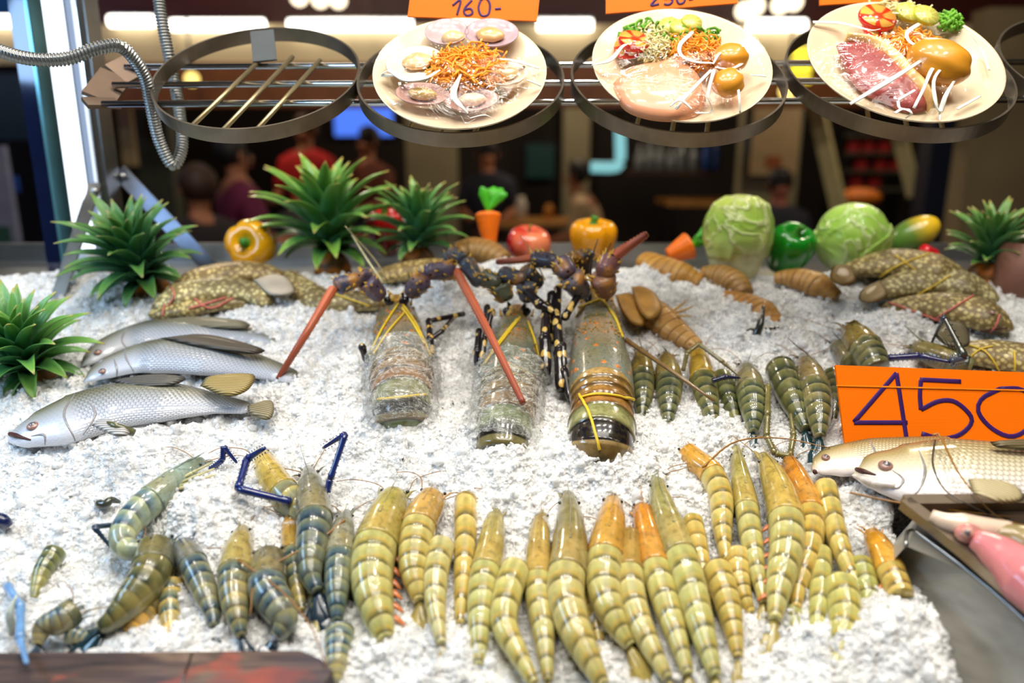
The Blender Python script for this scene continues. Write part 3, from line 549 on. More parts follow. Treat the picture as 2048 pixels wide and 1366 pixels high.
# right cluster
prawn('curled golden prawn under the slim dark-banded prawn of the right cluster', [(1476, 1110), (1478, 1160), (1492, 1205), (1508, 1236)], 54, u0=.45, tint=WARMT, h=-.008)
prawn('olive prawn tail under the red-tailed prawn of the right cluster', [(1586, 1220), (1592, 1262), (1608, 1312)], 40, u0=.55, tint=(.8, .9, .75), h=-.01)
prawn('green prawn half buried at the right end behind the plump one', [(1718, 1130), (1734, 1190), (1736, 1235), (1730, 1290)], 56, u0=.4, tint=(.72, .82, .62), h=-.004)
prawn('golden prawn at the left of the right cluster with orange head bent away', [(1376, 906), (1394, 925), (1422, 948), (1441, 993), (1444, 1047), (1449, 1100), (1455, 1138)], 52, u0=.16, tint=(1.1, .97, .72), car=S(226, 166, 62), rost=.03, fan=.5, tail=S(190, 150, 60))
prawn('slim dark-banded prawn second in the right cluster', [(1472, 897), (1480, 952), (1492, 1008), (1500, 1064), (1509, 1119), (1521, 1175), (1529, 1222)], 48, tint=(.98, 1.0, .95), car=S(186, 176, 104), rost=.10, fan=.12)
prawn('thick pale prawn in the middle of the right cluster', [(1526, 915), (1550, 964), (1570, 1027), (1573, 1098), (1558, 1175), (1548, 1258)], 70, tint=(1.02, 1.04, 1.0), car=S(204, 178, 92), rost=.06, side=1, fan=.12, h=.006)
prawn('orange prawn with a reddish spread tail in the right cluster', [(1579, 925), (1607, 985), (1622, 1040), (1613, 1119), (1596, 1175), (1590, 1235)], 56, u0=.06, tint=(1.12, .93, .62), car=S(224, 150, 54), rost=.04, tail=S(150, 70, 66), fan=.35)
prawn('grey-green prawn leaning against the red-tailed one', [(1640, 1105), (1640, 1172), (1634, 1249), (1629, 1330)], 48, u0=.36, tint=(.92, .98, .85), h=-.002, fan=.12)
prawn('headless amber prawn with a glassy tail at the top right of the cluster', [(1650, 974), (1665, 1040), (1683, 1101), (1708, 1160), (1738, 1200)], 50, u0=.36, tint=(1.12, 1.0, .72), tail=S(196, 180, 130), fan=.35, h=.006)
prawn('plump yellow-green prawn at the lower right of the cluster', [(1680, 1168), (1690, 1226), (1681, 1286), (1664, 1368)], 70, u0=.36, tint=(1.0, 1.03, .80), h=.002, fan=.12)
prawn('orange prawn with shaggy pink legs beside the steel box', [(1744, 1070), (1764, 1104), (1784, 1150), (1802, 1192)], 54, u0=.06, u1=.6, tint=AMB, car=S(226, 160, 44), side=1, rost=.04, h=.006, whisk=0)
# blue river prawns, front left
DB = S(22, 40, 104); SLB = S(38, 58, 84)
prawn('golden-bodied prawn tucked under the big olive river prawn', [(302, 1190), (286, 1226), (262, 1268)], 62, 'b', u0=.38, u1=.85, h=-.014, tint=(2.6, 1.7, .8), tail=S(170, 130, 60))
prawn('orange and cream prawn with ice over its tail right of the olive one', [(344, 1172), (341, 1230), (348, 1296)], 50, 'b', u0=.38, u1=.92, h=-.01, tint=(2.5, 1.9, 1.0))
prawn('cream tail poking out left of the olive river prawn', [(140, 1266), (165, 1274), (182, 1282)], 44, 'b', u0=.6, u1=.99, h=-.006, tint=(2.0, 2.0, 2.0), tail=S(150, 140, 110))
prawn('small olive prawn half buried at the far left', [(110, 1106), (84, 1148), (66, 1206)], 44, 'g', u0=.4, tint=(1.3, 1.4, 1.3), h=-.002)
prawn('black and cream striped prawn at the left end above the timber', [(148, 1222), (122, 1240), (88, 1256), (74, 1292)], 54, 'b', u0=.26, u1=.97, tint=(1.3, 1.25, 1.2), car=S(104, 116, 104), h=.006, rost=.03,
      arms=[([(14, 1170), (42, 1216), (40, 1278), (54, 1328)], [.012, .03, .035, .05], 18, S(110, 156, 206))])
prawn('big olive river prawn below the pale curled one', [(314, 1098), (300, 1150), (266, 1198), (226, 1238), (190, 1262)], 78, 'g', u0=.24, tint=(1.15, 1.1, 1.0), car=S(96, 104, 92), h=.004, fan=.7, rost=.02, tail=S(24, 58, 70))
prawn('pale blue translucent prawn curled sideways with a bundle of cream legs', [(402, 924), (338, 974), (276, 1026), (244, 1072), (262, 1100), (330, 1076)], 60, 'b', car=S(150, 170, 160), tint=(1.7, 2.0, 2.2), h=.012, tail=S(40, 84, 96), fan=.25, rost=.05,
      arms=[([(420, 940), (445, 920), (447, 893), (474, 926)], [.02, .035, .05, .03], 12, DB), ([(232, 1049), (188, 1054), (226, 1100)], [.02, .045, .02], 12, SLB)] + [([(345 + 4 * q, 968 + 3 * q), (385 + 7 * q, 945 + 7 * q), (425 + 4 * q, 925 + 12 * q)], [.03, .035, .03], 7, S(196, 190, 140)) for q in range(4)])
prawn('slate blue prawn with its head buried left of the cream-headed one', [(366, 1098), (382, 1122), (406, 1173), (424, 1226), (428, 1264)], 56, 'b', u0=.22, car=S(84, 104, 124), tint=(1.0, 1.05, 1.1), h=.004, fan=.12, rost=.02)
prawn('cream-headed prawn with black and gold bands and an upright snout spike', [(486, 1058), (475, 1115), (468, 1173), (474, 1232), (486, 1284)], 64, 'b', car=S(188, 170, 104), tint=(1.5, 1.35, 1.0), h=.006, fan=.12, rpx=(474, 1020))
prawn('grey glassy prawn folded over beside the cream-headed one', [(538, 1118), (534, 1175), (556, 1214), (570, 1246), (545, 1284)], 76, 'b', u0=.16, car=S(128, 122, 104), tint=(1.1, 1.2, 1.3), rost=.03, h=.004, fan=.25)
prawn('narrow yellow prawn behind the long dark blue one', [(578, 1040), (586, 1105), (594, 1165), (606, 1232)], 44, 'b', u0=.06, car=S(196, 150, 60), tint=(1.6, 1.45, 1.0), h=-.004, rost=.1)
prawn('pale prawn at the bottom edge right of the timber end', [(680, 1262), (676, 1310), (668, 1385)], 60, 'b', u0=.34, tint=(1.7, 1.7, 1.6), h=-.008)
prawn('greenish tail lying under the long dark blue river prawn', [(640, 1180), (636, 1230), (632, 1292)], 46, 'b', u0=.5, tint=(1.4, 1.4, 1.1), h=-.008)
prawn('long dark blue river prawn with raised blue claw arms', [(617, 942), (624, 990), (629, 1042), (624, 1096), (622, 1150), (640, 1196)], 70, 'b', car=S(134, 132, 116), tint=(.85, .95, 1.0), h=.012, fan=.55, rpx=(604, 905),
      arms=[([(582, 1004), (476, 978), (494, 918), (530, 896)], [.03, .045, .05, .07], 17, DB), ([(654, 985), (660, 960), (691, 868), (646, 896)], [.03, .04, .075, .05], 14, DB)])
prawn('grey-headed prawn with a dark blue tail at the right of the blue group', [(694, 1028), (683, 1074), (678, 1132), (675, 1181), (675, 1254)], 58, 'b', car=S(150, 152, 138), tint=(.95, 1.1, 1.15), h=.008, fan=.3, rost=.08)
prawn('pale yellow prawn head behind the bent blue claw arms', [(522, 912), (538, 946), (562, 984), (592, 1010), (614, 1030)], 62, 'b', u0=.04, u1=.62, car=S(212, 184, 92), h=-.004, rost=.03, whisk=1, tint=(1.5, 1.45, 1.1))
# green river prawns in the row right of the lobsters
prawn('dark olive river prawn touching the big lobster', [(1281, 706), (1284, 745), (1286, 785), (1284, 842)], 48, 'g', u0=.04, car=S(128, 106, 44), rpx=(1275, 664), fan=.1)
prawn('grey-flanked river prawn second from the big lobster', [(1331, 716), (1337, 755), (1338, 795), (1336, 856)], 54, 'g', u0=.04, car=S(136, 118, 66), tint=(1.05, 1.1, 1.2), rpx=(1325, 692), fan=.1)
prawn('golden-headed river prawn with a folded olive claw arm', [(1394, 702), (1404, 752), (1414, 800), (1424, 836), (1434, 864)], 52, 'g', u0=.03, car=S(196, 156, 40), tint=(1.15, 1.1, .9), h=.004, rpx=(1384, 674), fan=.15,
      arms=[([(1366, 742), (1374, 706), (1398, 688), (1447, 725), (1478, 752)], [.03, .05, .055, .05, .04], 9, S(120, 110, 70))])
prawn('dark green headless prawn behind a blue claw right of the golden-headed one', [(1442, 756), (1454, 792), (1466, 826), (1474, 854)], 44, 'g', u0=.36, tint=(.85, .95, .85), h=-.004, arms=[([(1424, 762), (1450, 754), (1480, 756)], [.045, .05, .045], 10, S(28, 32, 66))])
prawn('grey river prawn with a straight upright snout spike in the middle of the row', [(1490, 730), (1499, 775), (1506, 820), (1507, 872)], 56, 'g', car=S(128, 124, 104), tint=(1.2, 1.25, 1.25), h=.006, rpx=(1504, 700), fan=.1)
prawn('green river prawn with a looped claw arm hanging to the ice', [(1560, 738), (1578, 782), (1594, 823), (1614, 868)], 60, 'g', u0=.34, tint=(1.0, 1.02, .85), h=.002, fan=.1, arms=[([(1536, 770), (1535, 832), (1533, 872), (1550, 908), (1580, 912), (1587, 872), (1581, 828)], [.04, .03, .018, .012, .012, .02, .03], 13, S(112, 104, 56))])
prawn('brownish river prawn with a long tilted snout left of the price sign', [(1606, 716), (1622, 760), (1634, 804), (1638, 844), (1640, 884)], 60, 'g', car=S(142, 124, 96), tint=(1.25, 1.15, 1.05), h=.008, rpx=(1576, 676), fan=.1)
prawn('dark prawn hidden between the tilted-snout prawn and the price sign', [(1664, 752), (1668, 790), (1666, 850)], 40, 'g', u0=.3, tint=(.6, .6, .55), h=-.006)
prawn('olive prawn with a golden back lying above the price sign', [(1702, 664), (1722, 690), (1740, 714), (1752, 738)], 64, 'g', u0=.06, u1=.7, car=S(140, 118, 58), h=.012, rpx=(1690, 646), sink=.3)
prawn('small grey prawn head left of the golden-backed one', [(1668, 690), (1688, 706), (1706, 726)], 44, 'g', u0=.03, u1=.4, car=S(112, 106, 84), h=0, rpx=(1666, 664), whisk=1)
prawn('greenish prawn head with big dark claw arms above the price sign', [(1832, 696), (1866, 710), (1900, 722), (1940, 738)], 46, 'g', u0=.05, u1=.6, car=S(146, 134, 84), h=.012, rpx=(1808, 650), arms=[([(1775, 716), (1840, 712), (1900, 724)], [.04, .055, .06], 15, S(30, 40, 92)), ([(1900, 724), (1932, 716)], [.06, .065], 20, S(66, 70, 84)), ([(1930, 716), (1886, 630)], [.066, .10], 17, S(58, 60, 46)), ([(1888, 634), (1862, 688)], [.10, .03], 10, S(60, 68, 86))])
t = thing('prawn_claw', 'black crossed claw legs sticking out of the ice below the brown lobster tail', 'claw', ice(1515, 665))
for pp, hs, r in (([(1462, 668), (1515, 662), (1574, 654)], (.012, .016, .014), (.005, .006, .003)), ([(1527, 612), (1520, 650), (1506, 684)], (.05, .03, .004), (.0025, .006, .007))):
    mb = MB(); tube(mb, [ice(x, y, q) for (x, y), q in zip(pp, hs)], r, 8); mb.build('claw_segment', WET, t, S(44, 46, 40))
for lb, pp, hs, r, cc in (('olive claw tip poking out of the ice under the front sea bass', [(206, 842), (232, 852), (268, 866)], (.075, .08, .066), (.001, .004, .005), S(96, 98, 66)), ('small dark claw lying in the ice left of the pale curled prawn', [(188, 1002), (208, 1010), (222, 1000), (240, 1004)], (.012, .016, .018, .01), (.001, .006, .005, .002), S(60, 64, 56)), ('dark blue claw at the left edge of the ice', [(-20, 1044), (4, 1040), (18, 1052)], (.012, .02, .012), (.008, .009, .005), S(20, 34, 80)), ('cream claw standing in the ice left of the timber-side striped prawn', [(26, 1268), (20, 1225), (34, 1190)], (.01, .03, .04), (.004, .004, .001), S(190, 200, 190))):
    t = thing('prawn_claw', lb, 'claw', ice(*pp[1])); mb = MB(); tube(mb, [ice(x, y, q) for (x, y), q in zip(pp, hs)], r, 8); mb.build('claw_segment', WET, t, cc)
# ---------------------------------------------------------------- brown flathead lobsters
n = NT('brown_ribbed_shell'); s = n.sep(n.uv()); fr = n.ma('FRACT', n.ma('MULTIPLY', s[0], 9)); a = n.noise(40, n.ob(), 4)
c = n.mix(n.ramp(fr, [(0, .1), (.8, 0), (.93, .9), (1, .3)]), n.mix(n.ramp(a, [(.3, 0), (.7, 1)]), S(172, 122, 54), S(196, 150, 82)), S(104, 70, 30)); n.bump(n.ma('ADD', n.ramp(fr, [(0, 0), (.85, .8), (1, 0)]), n.ma('MULTIPLY', a, .4)), .6, .004); BRS = n.fin(n.mix(1, c, n.ocol(), 'MULTIPLY'), .5, 0, .15)
def flathead(lb, px, ws, fanpx=None, h=0, tint=(1, 1, 1)):
    Q = cr(px, 40); W = np.interp(np.linspace(0, 1, 40), np.linspace(0, 1, len(ws)), ws); d = dep(ice(*Q[20])); R = W / 2 * d / FPX
    P = np.array([ice(x, y, h + r * .5) for (x, y), r in zip(Q, R)]); fr = np.mod(np.linspace(0, 9, 40), 1); t = thing('flathead_lobster', lb, 'lobster', ice(*px[1]), 'brown flathead lobsters')
    mb = MB(); sweep(mb, P, R * (.97 + .05 * fr), R * .72 * (.95 + .07 * fr), n=20); mb.build('abdomen', BRS, t, tint)
    if fanpx:
        for k, o in enumerate(fanpx):
            mb = MB(); out = np.array([ice(x, y, h + .03 + .012 * k) for x, y in cr(o + [o[0]], 26)[:-1]]); slab(mb, out, NI * .8 - FW * .6, .009, rings=3); mb.build('tail_blade', plain('brown_blade', S(178, 132, 62), .5, vary=.22, sc=30, bump=.3), t)
        for dx, dy in ((60, -34), (76, -20), (72, 0)): mb = MB(); tube(mb, [ice(1330, 632, .02), ice(1330 + dx * .5, 632 + dy * .6, .035), ice(1330 + dx * .75, 632 + dy, .03)], [.003, .001], 6); mb.build('leg', LEGM, t, S(206, 164, 84))
flathead('brown flathead lobster with spread tail blades beside the big lobster', [(1394, 694), (1352, 664), (1312, 634), (1276, 612)], [34, 58, 76, 84], [[(1230, 590), (1262, 586), (1284, 610), (1290, 650), (1262, 648), (1240, 618)], [(1262, 574), (1284, 572), (1312, 588), (1324, 622), (1300, 640), (1276, 620)]])
flathead('brown domed flathead lobster under the green capsicum', [(1548, 556), (1584, 556), (1630, 568), (1676, 594)], [26, 56, 64, 30], h=.004)
flathead('brown flathead lobster above the crossed black claw legs', [(1452, 588), (1486, 604), (1520, 622), (1556, 650)], [24, 54, 66, 34], tint=(1.02, .95, .9))
flathead('dull brown flathead lobster at the foot of the tall pale cabbage', [(1404, 548), (1440, 552), (1470, 566), (1492, 588)], [40, 60, 60, 36], tint=(.78, .8, .8))
flathead('yellowish flathead lobster below the lying carrot', [(1290, 520), (1330, 540), (1366, 552), (1400, 566)], [50, 68, 66, 40], tint=(1.05, 1.0, .7))
flathead('dark brown flathead lobster at the foot of the upright carrot', [(905, 512), (935, 500), (970, 502), (1010, 520)], [40, 62, 60, 40], tint=(.75, .75, .7))
# ---------------------------------------------------------------- spiny lobsters
def wob(n, u, amt=.05, sc=14): return n.ma('ADD', u, n.ma('MULTIPLY', n.ma('SUBTRACT', n.noise(sc, n.ob(), 2), .5), amt))
n = NT('lobster_head_shell'); s = n.sep(n.uv()); ob = n.ob(); a = n.noise(16, ob, 4); sp = n.vor(62, ob); sp2 = n.vor(120, ob); fine = n.noise(230, ob, 3)
d = n.ma('ABSOLUTE', n.ma('SUBTRACT', s[1], .5))
c = n.mix(n.ramp(a, [(.35, 0), (.62, 1)]), n.ocol(), n.mix(.5, n.ocol(), S(116, 132, 138)))
c = n.mix(n.ramp(n.ma('MULTIPLY', n.ramp(s[0], [(.3, 0), (.42, 1), (.55, .9), (.75, .25)]), n.ramp(d, [(0, 1), (.07, .8), (.13, 0)])), [(.3, 0), (.9, .7)]), c, S(170, 140, 108))
c = n.mix(n.ramp(s[0], [(0, .9), (.16, .6), (.3, 0)]), c, S(186, 138, 36))
c = n.mix(n.ma('MULTIPLY', n.ramp(sp, [(.20, 1), (.27, 0)]), n.ramp(n.noise(30, ob, 1), [(.38, 0), (.46, 1)])), c, S(214, 124, 44))
c = n.mix(n.ma('MULTIPLY', n.ramp(sp2, [(.10, 1), (.18, 0)]), .75), c, S(54, 52, 40)); c = n.mix(n.ramp(fine, [(.45, 0), (.75, .5)]), c, S(66, 60, 40))
c = n.mix(n.ramp(wob(n, s[0], .03), [(.36, 0), (.375, .8), (.39, .8), (.41, 0)]), c, S(88, 92, 50))
n.bump(n.ma('ADD', fine, n.ma('MULTIPLY', n.ramp(sp, [(.0, 1), (.25, 0)]), 1.2)), .35, .003); LCA = n.fin(c, .34, 0, .35)
n = NT('lobster_tail_shell'); s = n.sep(n.uv()); ob = n.ob(); u = wob(n, s[0], .02, 30); fine = n.noise(170, ob, 3)
c = n.ramp(u, [(0, S(150, 128, 84)), (.07, S(186, 156, 98)), (.10, S(104, 84, 46)), (.16, S(168, 136, 80)), (.20, S(96, 72, 36)), (.24, S(164, 126, 66)), (.33, S(158, 116, 60)), (.36, S(98, 66, 30)), (.40, S(166, 118, 62)), (.52, S(160, 112, 58)), (.54, S(96, 80, 52)), (.56, S(132, 140, 96)), (.66, S(158, 164, 116)), (.71, S(130, 132, 90)), (.725, S(16, 16, 24)), (.785, S(26, 24, 32)), (.80, S(166, 146, 104)), (.87, S(140, 118, 76)), (.89, S(46, 48, 44)), (.905, S(116, 130, 92)), (1, S(134, 150, 106))])
c = n.mix(n.ramp(fine, [(.45, 0), (.72, .5)]), c, S(80, 70, 40)); c = n.mix(n.ramp(n.noise(24, ob, 4, .8), [(.42, .0), (.68, .8)]), c, S(186, 176, 140), 'MULTIPLY'); c = n.mix(1, c, n.ocol(), 'MULTIPLY'); n.bump(fine, .12, .002); LTA = n.fin(c, .22, 0, .7, coatr=.06)
n = NT('spotted_leg_shell'); q = n.vor(70, n.scale(n.ob(), 1, 1, .6)); n.bump(n.noise(120, n.ob(), 2), .15); LLEG = n.fin(n.mix(n.ramp(q, [(.30, 1), (.36, 0)]), S(26, 18, 24), n.mix(n.noise(30, n.ob()), S(214, 160, 50), S(226, 206, 130))), .3, 0, .5)
n = NT('purple_spiny_shell'); q = n.vor(85, n.ob()); a = n.noise(28, n.ob(), 3); c = n.mix(n.ramp(a, [(.52, 0), (.68, 1)]), n.ocol(), S(184, 126, 50)); c = n.mix(n.ramp(q, [(.16, 1), (.24, 0)]), c, S(22, 18, 26)); n.bump(n.noise(150, n.ob(), 3), .4, .003); PED = n.fin(c, .42, 0, .25)
n = NT('orange_feeler'); s = n.sep(n.uv()); c = n.mix(n.ramp(s[0], [(0, 0), (1, 1)]), S(214, 112, 74), S(140, 60, 34)); c = n.mix(n.ramp(n.ma('ABSOLUTE', n.ma('SUBTRACT', n.ma('FRACT', n.ma('MULTIPLY', s[1], 4)), .5)), [(.0, .6), (.1, 0)]), c, S(90, 34, 22)); n.bump(n.ma('FRACT', n.ma('MULTIPLY', s[0], 60)), .4, .001); FEEL = n.fin(c, .45, 0, .2)
YEL_B = plain('yellow_string', S(222, 190, 50), .4, vary=.05); PINK_B = plain('pink_string', S(226, 120, 110), .5, vary=.05); SPM = plain('yellow_spine', S(214, 168, 60), .4, vary=.2, sc=60)
n = NT('plastic_wrap'); a = n.noise(16, n.scale(n.ob(), 1, 2.5, 2.5), 5, 2.6, .62); b = n.noise(60, n.ob(), 3, 2)
wv = n.ramp(a, [(.47, 0), (.5, 1), (.53, 0)]); n.bump(n.ma('ADD', a, n.ma('MULTIPLY', b, .3)), .8, .012)
WRAP = n.fin(S(236, 236, 230), .1, 0, .3, alpha=n.ma('ADD', n.ma('MULTIPLY', wv, .42), n.ramp(b, [(.4, .10), (.7, .32)])))
def onbody(bv, pts, off=.002, fb=.07):
    return [p for p in (look(bv, x, y, off, None) for x, y in cr(pts, 26)) if p is not None]
def lobster(lb, px, ws, split, tuck, tint, ttint, peds, feelers, legs, strings, horns, wrap=None, thin=()):
    m = 90; Q = cr(px, m); u = np.linspace(0, 1, m); W = np.interp(u, [a for a, _ in ws], [b for _, b in ws]); d = dep(ice(*Q[m // 2], .04)); R = W / 2 * d / FPX
    hgt = np.array([max(.006, r * .72) for r in R]) * interp(u, [(0, 1.15), (.5, 1), (tuck, .95), (1, .35)])
    P = np.array([ice(x, y, q) for (x, y), q in zip(Q, hgt)]); T, Sd, Up = frame(P, NI); base = ice(*px[len(px) // 2]); t = thing('spiny_lobster', lb, 'lobster', base, 'spiny lobsters on the ice')
    k = u <= split + .03; r = R[k]; mb = MB(); sweep(mb, P[k], r * 1.0, r * .92, n=36, u=u[k] / (split + .03)); allm = MB(); allm.add(np.vstack(mb.v), mb.f)
    for q in range(90):                                # small forward spines on the head shield
        i = RN.randint(4, max(8, int(m * split * .62))); an = RN.uniform(.12, .88) * PI; p = P[i] + Sd[i] * math.cos(an) * R[i] + Up[i] * math.sin(an) * R[i] * .92; dv = Sd[i] * math.cos(an) + Up[i] * math.sin(an) - T[i] * 1.3
        mb.add(*spike(p, dv, R[i] * .04, R[i] * RN.uniform(.08, .17)))
    mb.build('carapace', LCA, t, tint)
    k = u >= split - .02; uu = (u[k] - split) / (1 - split); seg = np.array([0, .10, .20, .36, .54, .72, .89, 1.01]); st = np.zeros(len(uu))
    for a, b in zip(seg[:-1], seg[1:]): z = (uu >= a) & (uu < b); st[z] = (uu[z] - a) / (b - a)
    r = R[k] * (.955 + .07 * st ** .7) * interp(uu, [(0, 1), (.85, 1), (.96, .8), (1, .45)]); mb = MB()
    Pa = np.repeat(P[k], 1, 0); Pd = cr(Pa, 120); ud = np.linspace(uu[0], uu[-1], 120); rd = np.interp(ud, uu, r); sweep(mb, Pd, rd, rd * .95, n=36, u=np.clip(ud, 0, 1)); mb.build('abdomen', LTA, t, ttint); allm.add(np.vstack(mb.v), mb.f); bv = allm.bvh()
    i = m - 8
    for s in (-1, 0, 1):                               # tail fan folded under the end
        c0 = P[i] - Up[i] * R[i] * .3; dv = nrm(T[i] * .8 + Sd[i] * s * .6 - NI * .5); pts = np.array([c0 + dv * R[i] * 1.0 * x for x in np.linspace(0, 1, 7)]); ww = R[i] * .42 * np.array([.6, .9, 1, 1, .95, .8, .3]); mb = MB(); sweep(mb, pts, ww, ww * .3, n=10); mb.build('tail_blade', WET, t, S(110, 126, 84))
    for pp, hs, wid, cc in peds:                       # antenna bases
        Wp = [ice(x, y, q) for (x, y), q in zip(pp, hs)]
        for q in range(len(Wp) - 1):
            rr = wid[q] / 2 * dep(Wp[q]) / FPX; pts = np.linspace(Wp[q], Wp[q + 1], 12); L = np.linalg.norm(pts[-1] - pts[0]); mb = MB(); rad = rr * interp(np.linspace(0, 1, 12), [(0, .62), (.15, .9), (.6, 1.0), (.88, 1.12), (1, .75)]); tube(mb, pts, rad, 14, m=0); so = MB(); tt = nrm(pts[-1] - pts[0])
            for z in range(16):
                i = RN.randint(3, 12); dv = nrm(np.cross(tt, RN.normal(size=3))); so.add(*spike(pts[i] + dv * rad[i] * .9, dv + tt * .9, rr * .16, rr * RN.uniform(.4, .7)))
            seg_o = mb.build('antenna_base', PED, t, cc); so.build('spine', SPM, seg_o)['kind'] = 'stuff'
    for pp, hs, w0, w1 in feelers:
        pts = cr([ice(x, y, q) for (x, y), q in zip(pp, hs)], 50); k0 = dep(pts[0]) / FPX / 2; rad = np.linspace(w0, w1, 50) * k0; mb = MB(); tube(mb, pts, rad, 10, m=0)
        for z in range(70):
            i = 1 + z * 47 // 70; tt = nrm(pts[i + 1] - pts[i]); dv = nrm(np.cross(tt, FW)) * (1 if z % 2 else -1); mb.add(*spike(pts[i] + dv * rad[i] * .85, dv, rad[i] * .16, rad[i] * .5, 4))
        mb.build('antenna', FEEL, t)
    for pp, hs, wl in legs:
        Wp = [ice(x, y, q) for (x, y), q in zip(pp, hs)]; rr = wl / 2 * dep(Wp[0]) / FPX; mb = MB()
        for q in range(len(Wp) - 1):
            tube(mb, np.linspace(Wp[q], Wp[q + 1], 8), rr * interp(np.linspace(0, 1, 8), [(0, .8), (.2, 1), (.8, .95), (1, 1.15)]) * (1 - .12 * q), 10, m=0); ell(mb, Wp[q + 1], rr * (1 - .12 * q) * 1.05, n=10, m=6)
        mb.build('leg', LLEG, t)
    for pp, hs, r0, cc in thin:
        mb = MB(); tube(mb, [ice(x, y, q) for (x, y), q in zip(pp, hs)], [r0, r0 * .5], 6); mb.build('antennule', LEGM, t, cc)
    for pp in strings:
        q = onbody(bv, pp)
        if len(q) > 2: mb = MB(); tube(mb, q, .0019, 6, m=0, up=A(.9, .1, .3)); mb.build('binding_string', YEL_B, t)
    for hx, hy, s in horns:                            # eyes and banded horns
        p = look(bv, hx, hy, 0); p = P[4] + Sd[4] * s * R[4] * .5 + Up[4] * R[4] * .7 if p is None else p
        mb = MB(); ell(mb, p + NI * .006 - T[2] * .006, .0065, n=12, m=8); mb.build('eye', EYEM, t)
        mb = MB(); h0 = p + Sd[4] * s * .004; tube(mb, [h0, h0 + NI * .012 - T[2] * .006 + Sd[2] * s * .002, h0 + NI * .018 - T[2] * .022 + Sd[2] * s * -.003], [.006, .0045, .0008], 9); mb.build('horn', LLEG, t)
        mb = MB(); 
        for q in range(4): mb.add(*spike(p + Sd[4] * s * .008 * (q - 1) - T[2] * .004 * q, NI * .6 - T[2] + Sd[2] * s * .2 * (q - 1), .003, .016))
        mb.build('spine', SPM, t)['kind'] = 'stuff'
    mb = MB(); ell(mb, P[1] + Up[1] * R[1] * .45, (R[1] * .42, R[1] * .36, R[1] * .4), n=14, m=9); mb.build('antennular_plate', plain('orange_plate', S(220, 148, 36), .4, vary=.25, sc=60), t)
    if wrap:
        k = (u > wrap[0]) & (u < wrap[1]); V = []; rr = R[k] * 1.05 + .003; mb = MB(); PW = cr(P[k], 70); rr = np.interp(np.linspace(0, 1, 70), np.linspace(0, 1, k.sum()), rr); sweep(mb, PW, rr, rr * .95, n=80, cap=False)
        v = mb.v[0]; q = vnoise(v[:, 0] * 70, v[:, 1] * 130 + v[:, 2] * 90, 31); q2 = vnoise(v[:, 0] * 190, v[:, 2] * 320, 33); nn = nrm(v - np.repeat(PW, 81, 0)); mb.v[0] = v + nn * ((1 - np.abs(2 * q - 1)) ** 3 * .006 + q2 * .003)[:, None]; mb.build('plastic_wrap', WRAP, t)
    return t
PUR = S(96, 82, 102); GRP = S(78, 84, 94)
W3 = [(0, 70), (.08, 92), (.2, 108), (.42, 132), (.55, 130), (.66, 118), (.8, 128), (.92, 118), (1, 70)]
lobster('smallest spiny lobster at the left, wrapped in clear film', [(793, 612), (795, 650), (799, 690), (803, 740), (804, 800), (806, 870)], [(0, 66), (.12, 98), (.4, 124), (.6, 128), (.85, 112), (1, 80)], .5, .8, S(116, 112, 92), (1, 1.0, .95),
        [([(764, 596), (733, 562), (726, 556)], (.07, .10, .10), (40, 40), PUR), ([(724, 556), (670, 574)], (.105, .10), (34,), S(70, 76, 104)), ([(820, 588), (846, 556)], (.07, .105), (40,), PUR), ([(848, 544), (910, 540)], (.105, .105), (38,), PUR), ([(905, 536), (896, 506)], (.09, .12), (24,), GRP)],
        [([(666, 578), (612, 668), (556, 758)], (.10, .075, .02), 19, 11), ([(914, 544), (975, 660), (1046, 806)], (.105, .105, .09), 19, 10)],
        [([(864, 722), (860, 676), (858, 642), (926, 628)], (.02, .045, .05, .035), 15), ([(862, 678), (884, 662), (908, 634)], (.04, .045, .035), 11), ([(734, 724), (724, 694)], (.02, .045), 15)],
        [[(796, 610), (768, 655), (742, 708)], [(808, 628), (775, 668), (748, 712)], [(806, 612), (832, 652), (860, 714)], [(804, 618), (826, 650), (848, 690)], [(758, 799), (800, 795), (850, 790)]],
        [(776, 610, -1), (812, 610, 1)], (.42, .93), [([(766, 566), (735, 520), (704, 470)], (.10, .12, .14), .0026, S(206, 196, 150)), ([(776, 566), (750, 520), (690, 452)], (.10, .12, .15), .0018, S(150, 130, 80))])
lobster('middle spiny lobster wrapped in clear film under a long orange feeler', [(1034, 628), (1030, 664), (1024, 720), (1018, 780), (1010, 850), (1002, 938)], [(0, 60), (.12, 90), (.36, 122), (.6, 118), (.82, 106), (.93, 100), (1, 60)], .46, .8, S(98, 104, 66), (.8, .95, .9),
        [([(1014, 602), (1000, 572)], (.07, .09), (40,), S(86, 90, 70)), ([(1000, 570), (962, 552)], (.09, .10), (36,), S(86, 88, 70)), ([(960, 570), (930, 520), (900, 504)], (.09, .12, .125), (34, 30), GRP), ([(1056, 602), (1052, 566)], (.07, .10), (38,), GRP), ([(1052, 560), (1000, 548)], (.10, .10), (34,), S(70, 72, 82))],
        [],
        [([(974, 612), (977, 668)], (.07, .05), 16), ([(955, 734), (954, 700), (958, 662)], (.02, .04, .05), 15), ([(962, 726), (968, 680), (984, 622)], (.03, .05, .07), 14), ([(1092, 748), (1090, 676), (1092, 612)], (.03, .06, .075), 24)],
        [[(1040, 636), (1000, 690), (964, 736)], [(1034, 640), (996, 690), (972, 730)], [(1054, 644), (1070, 690), (1084, 752)]],
        [(1012, 632, -1), (1054, 632, 1)], (.36, .86))
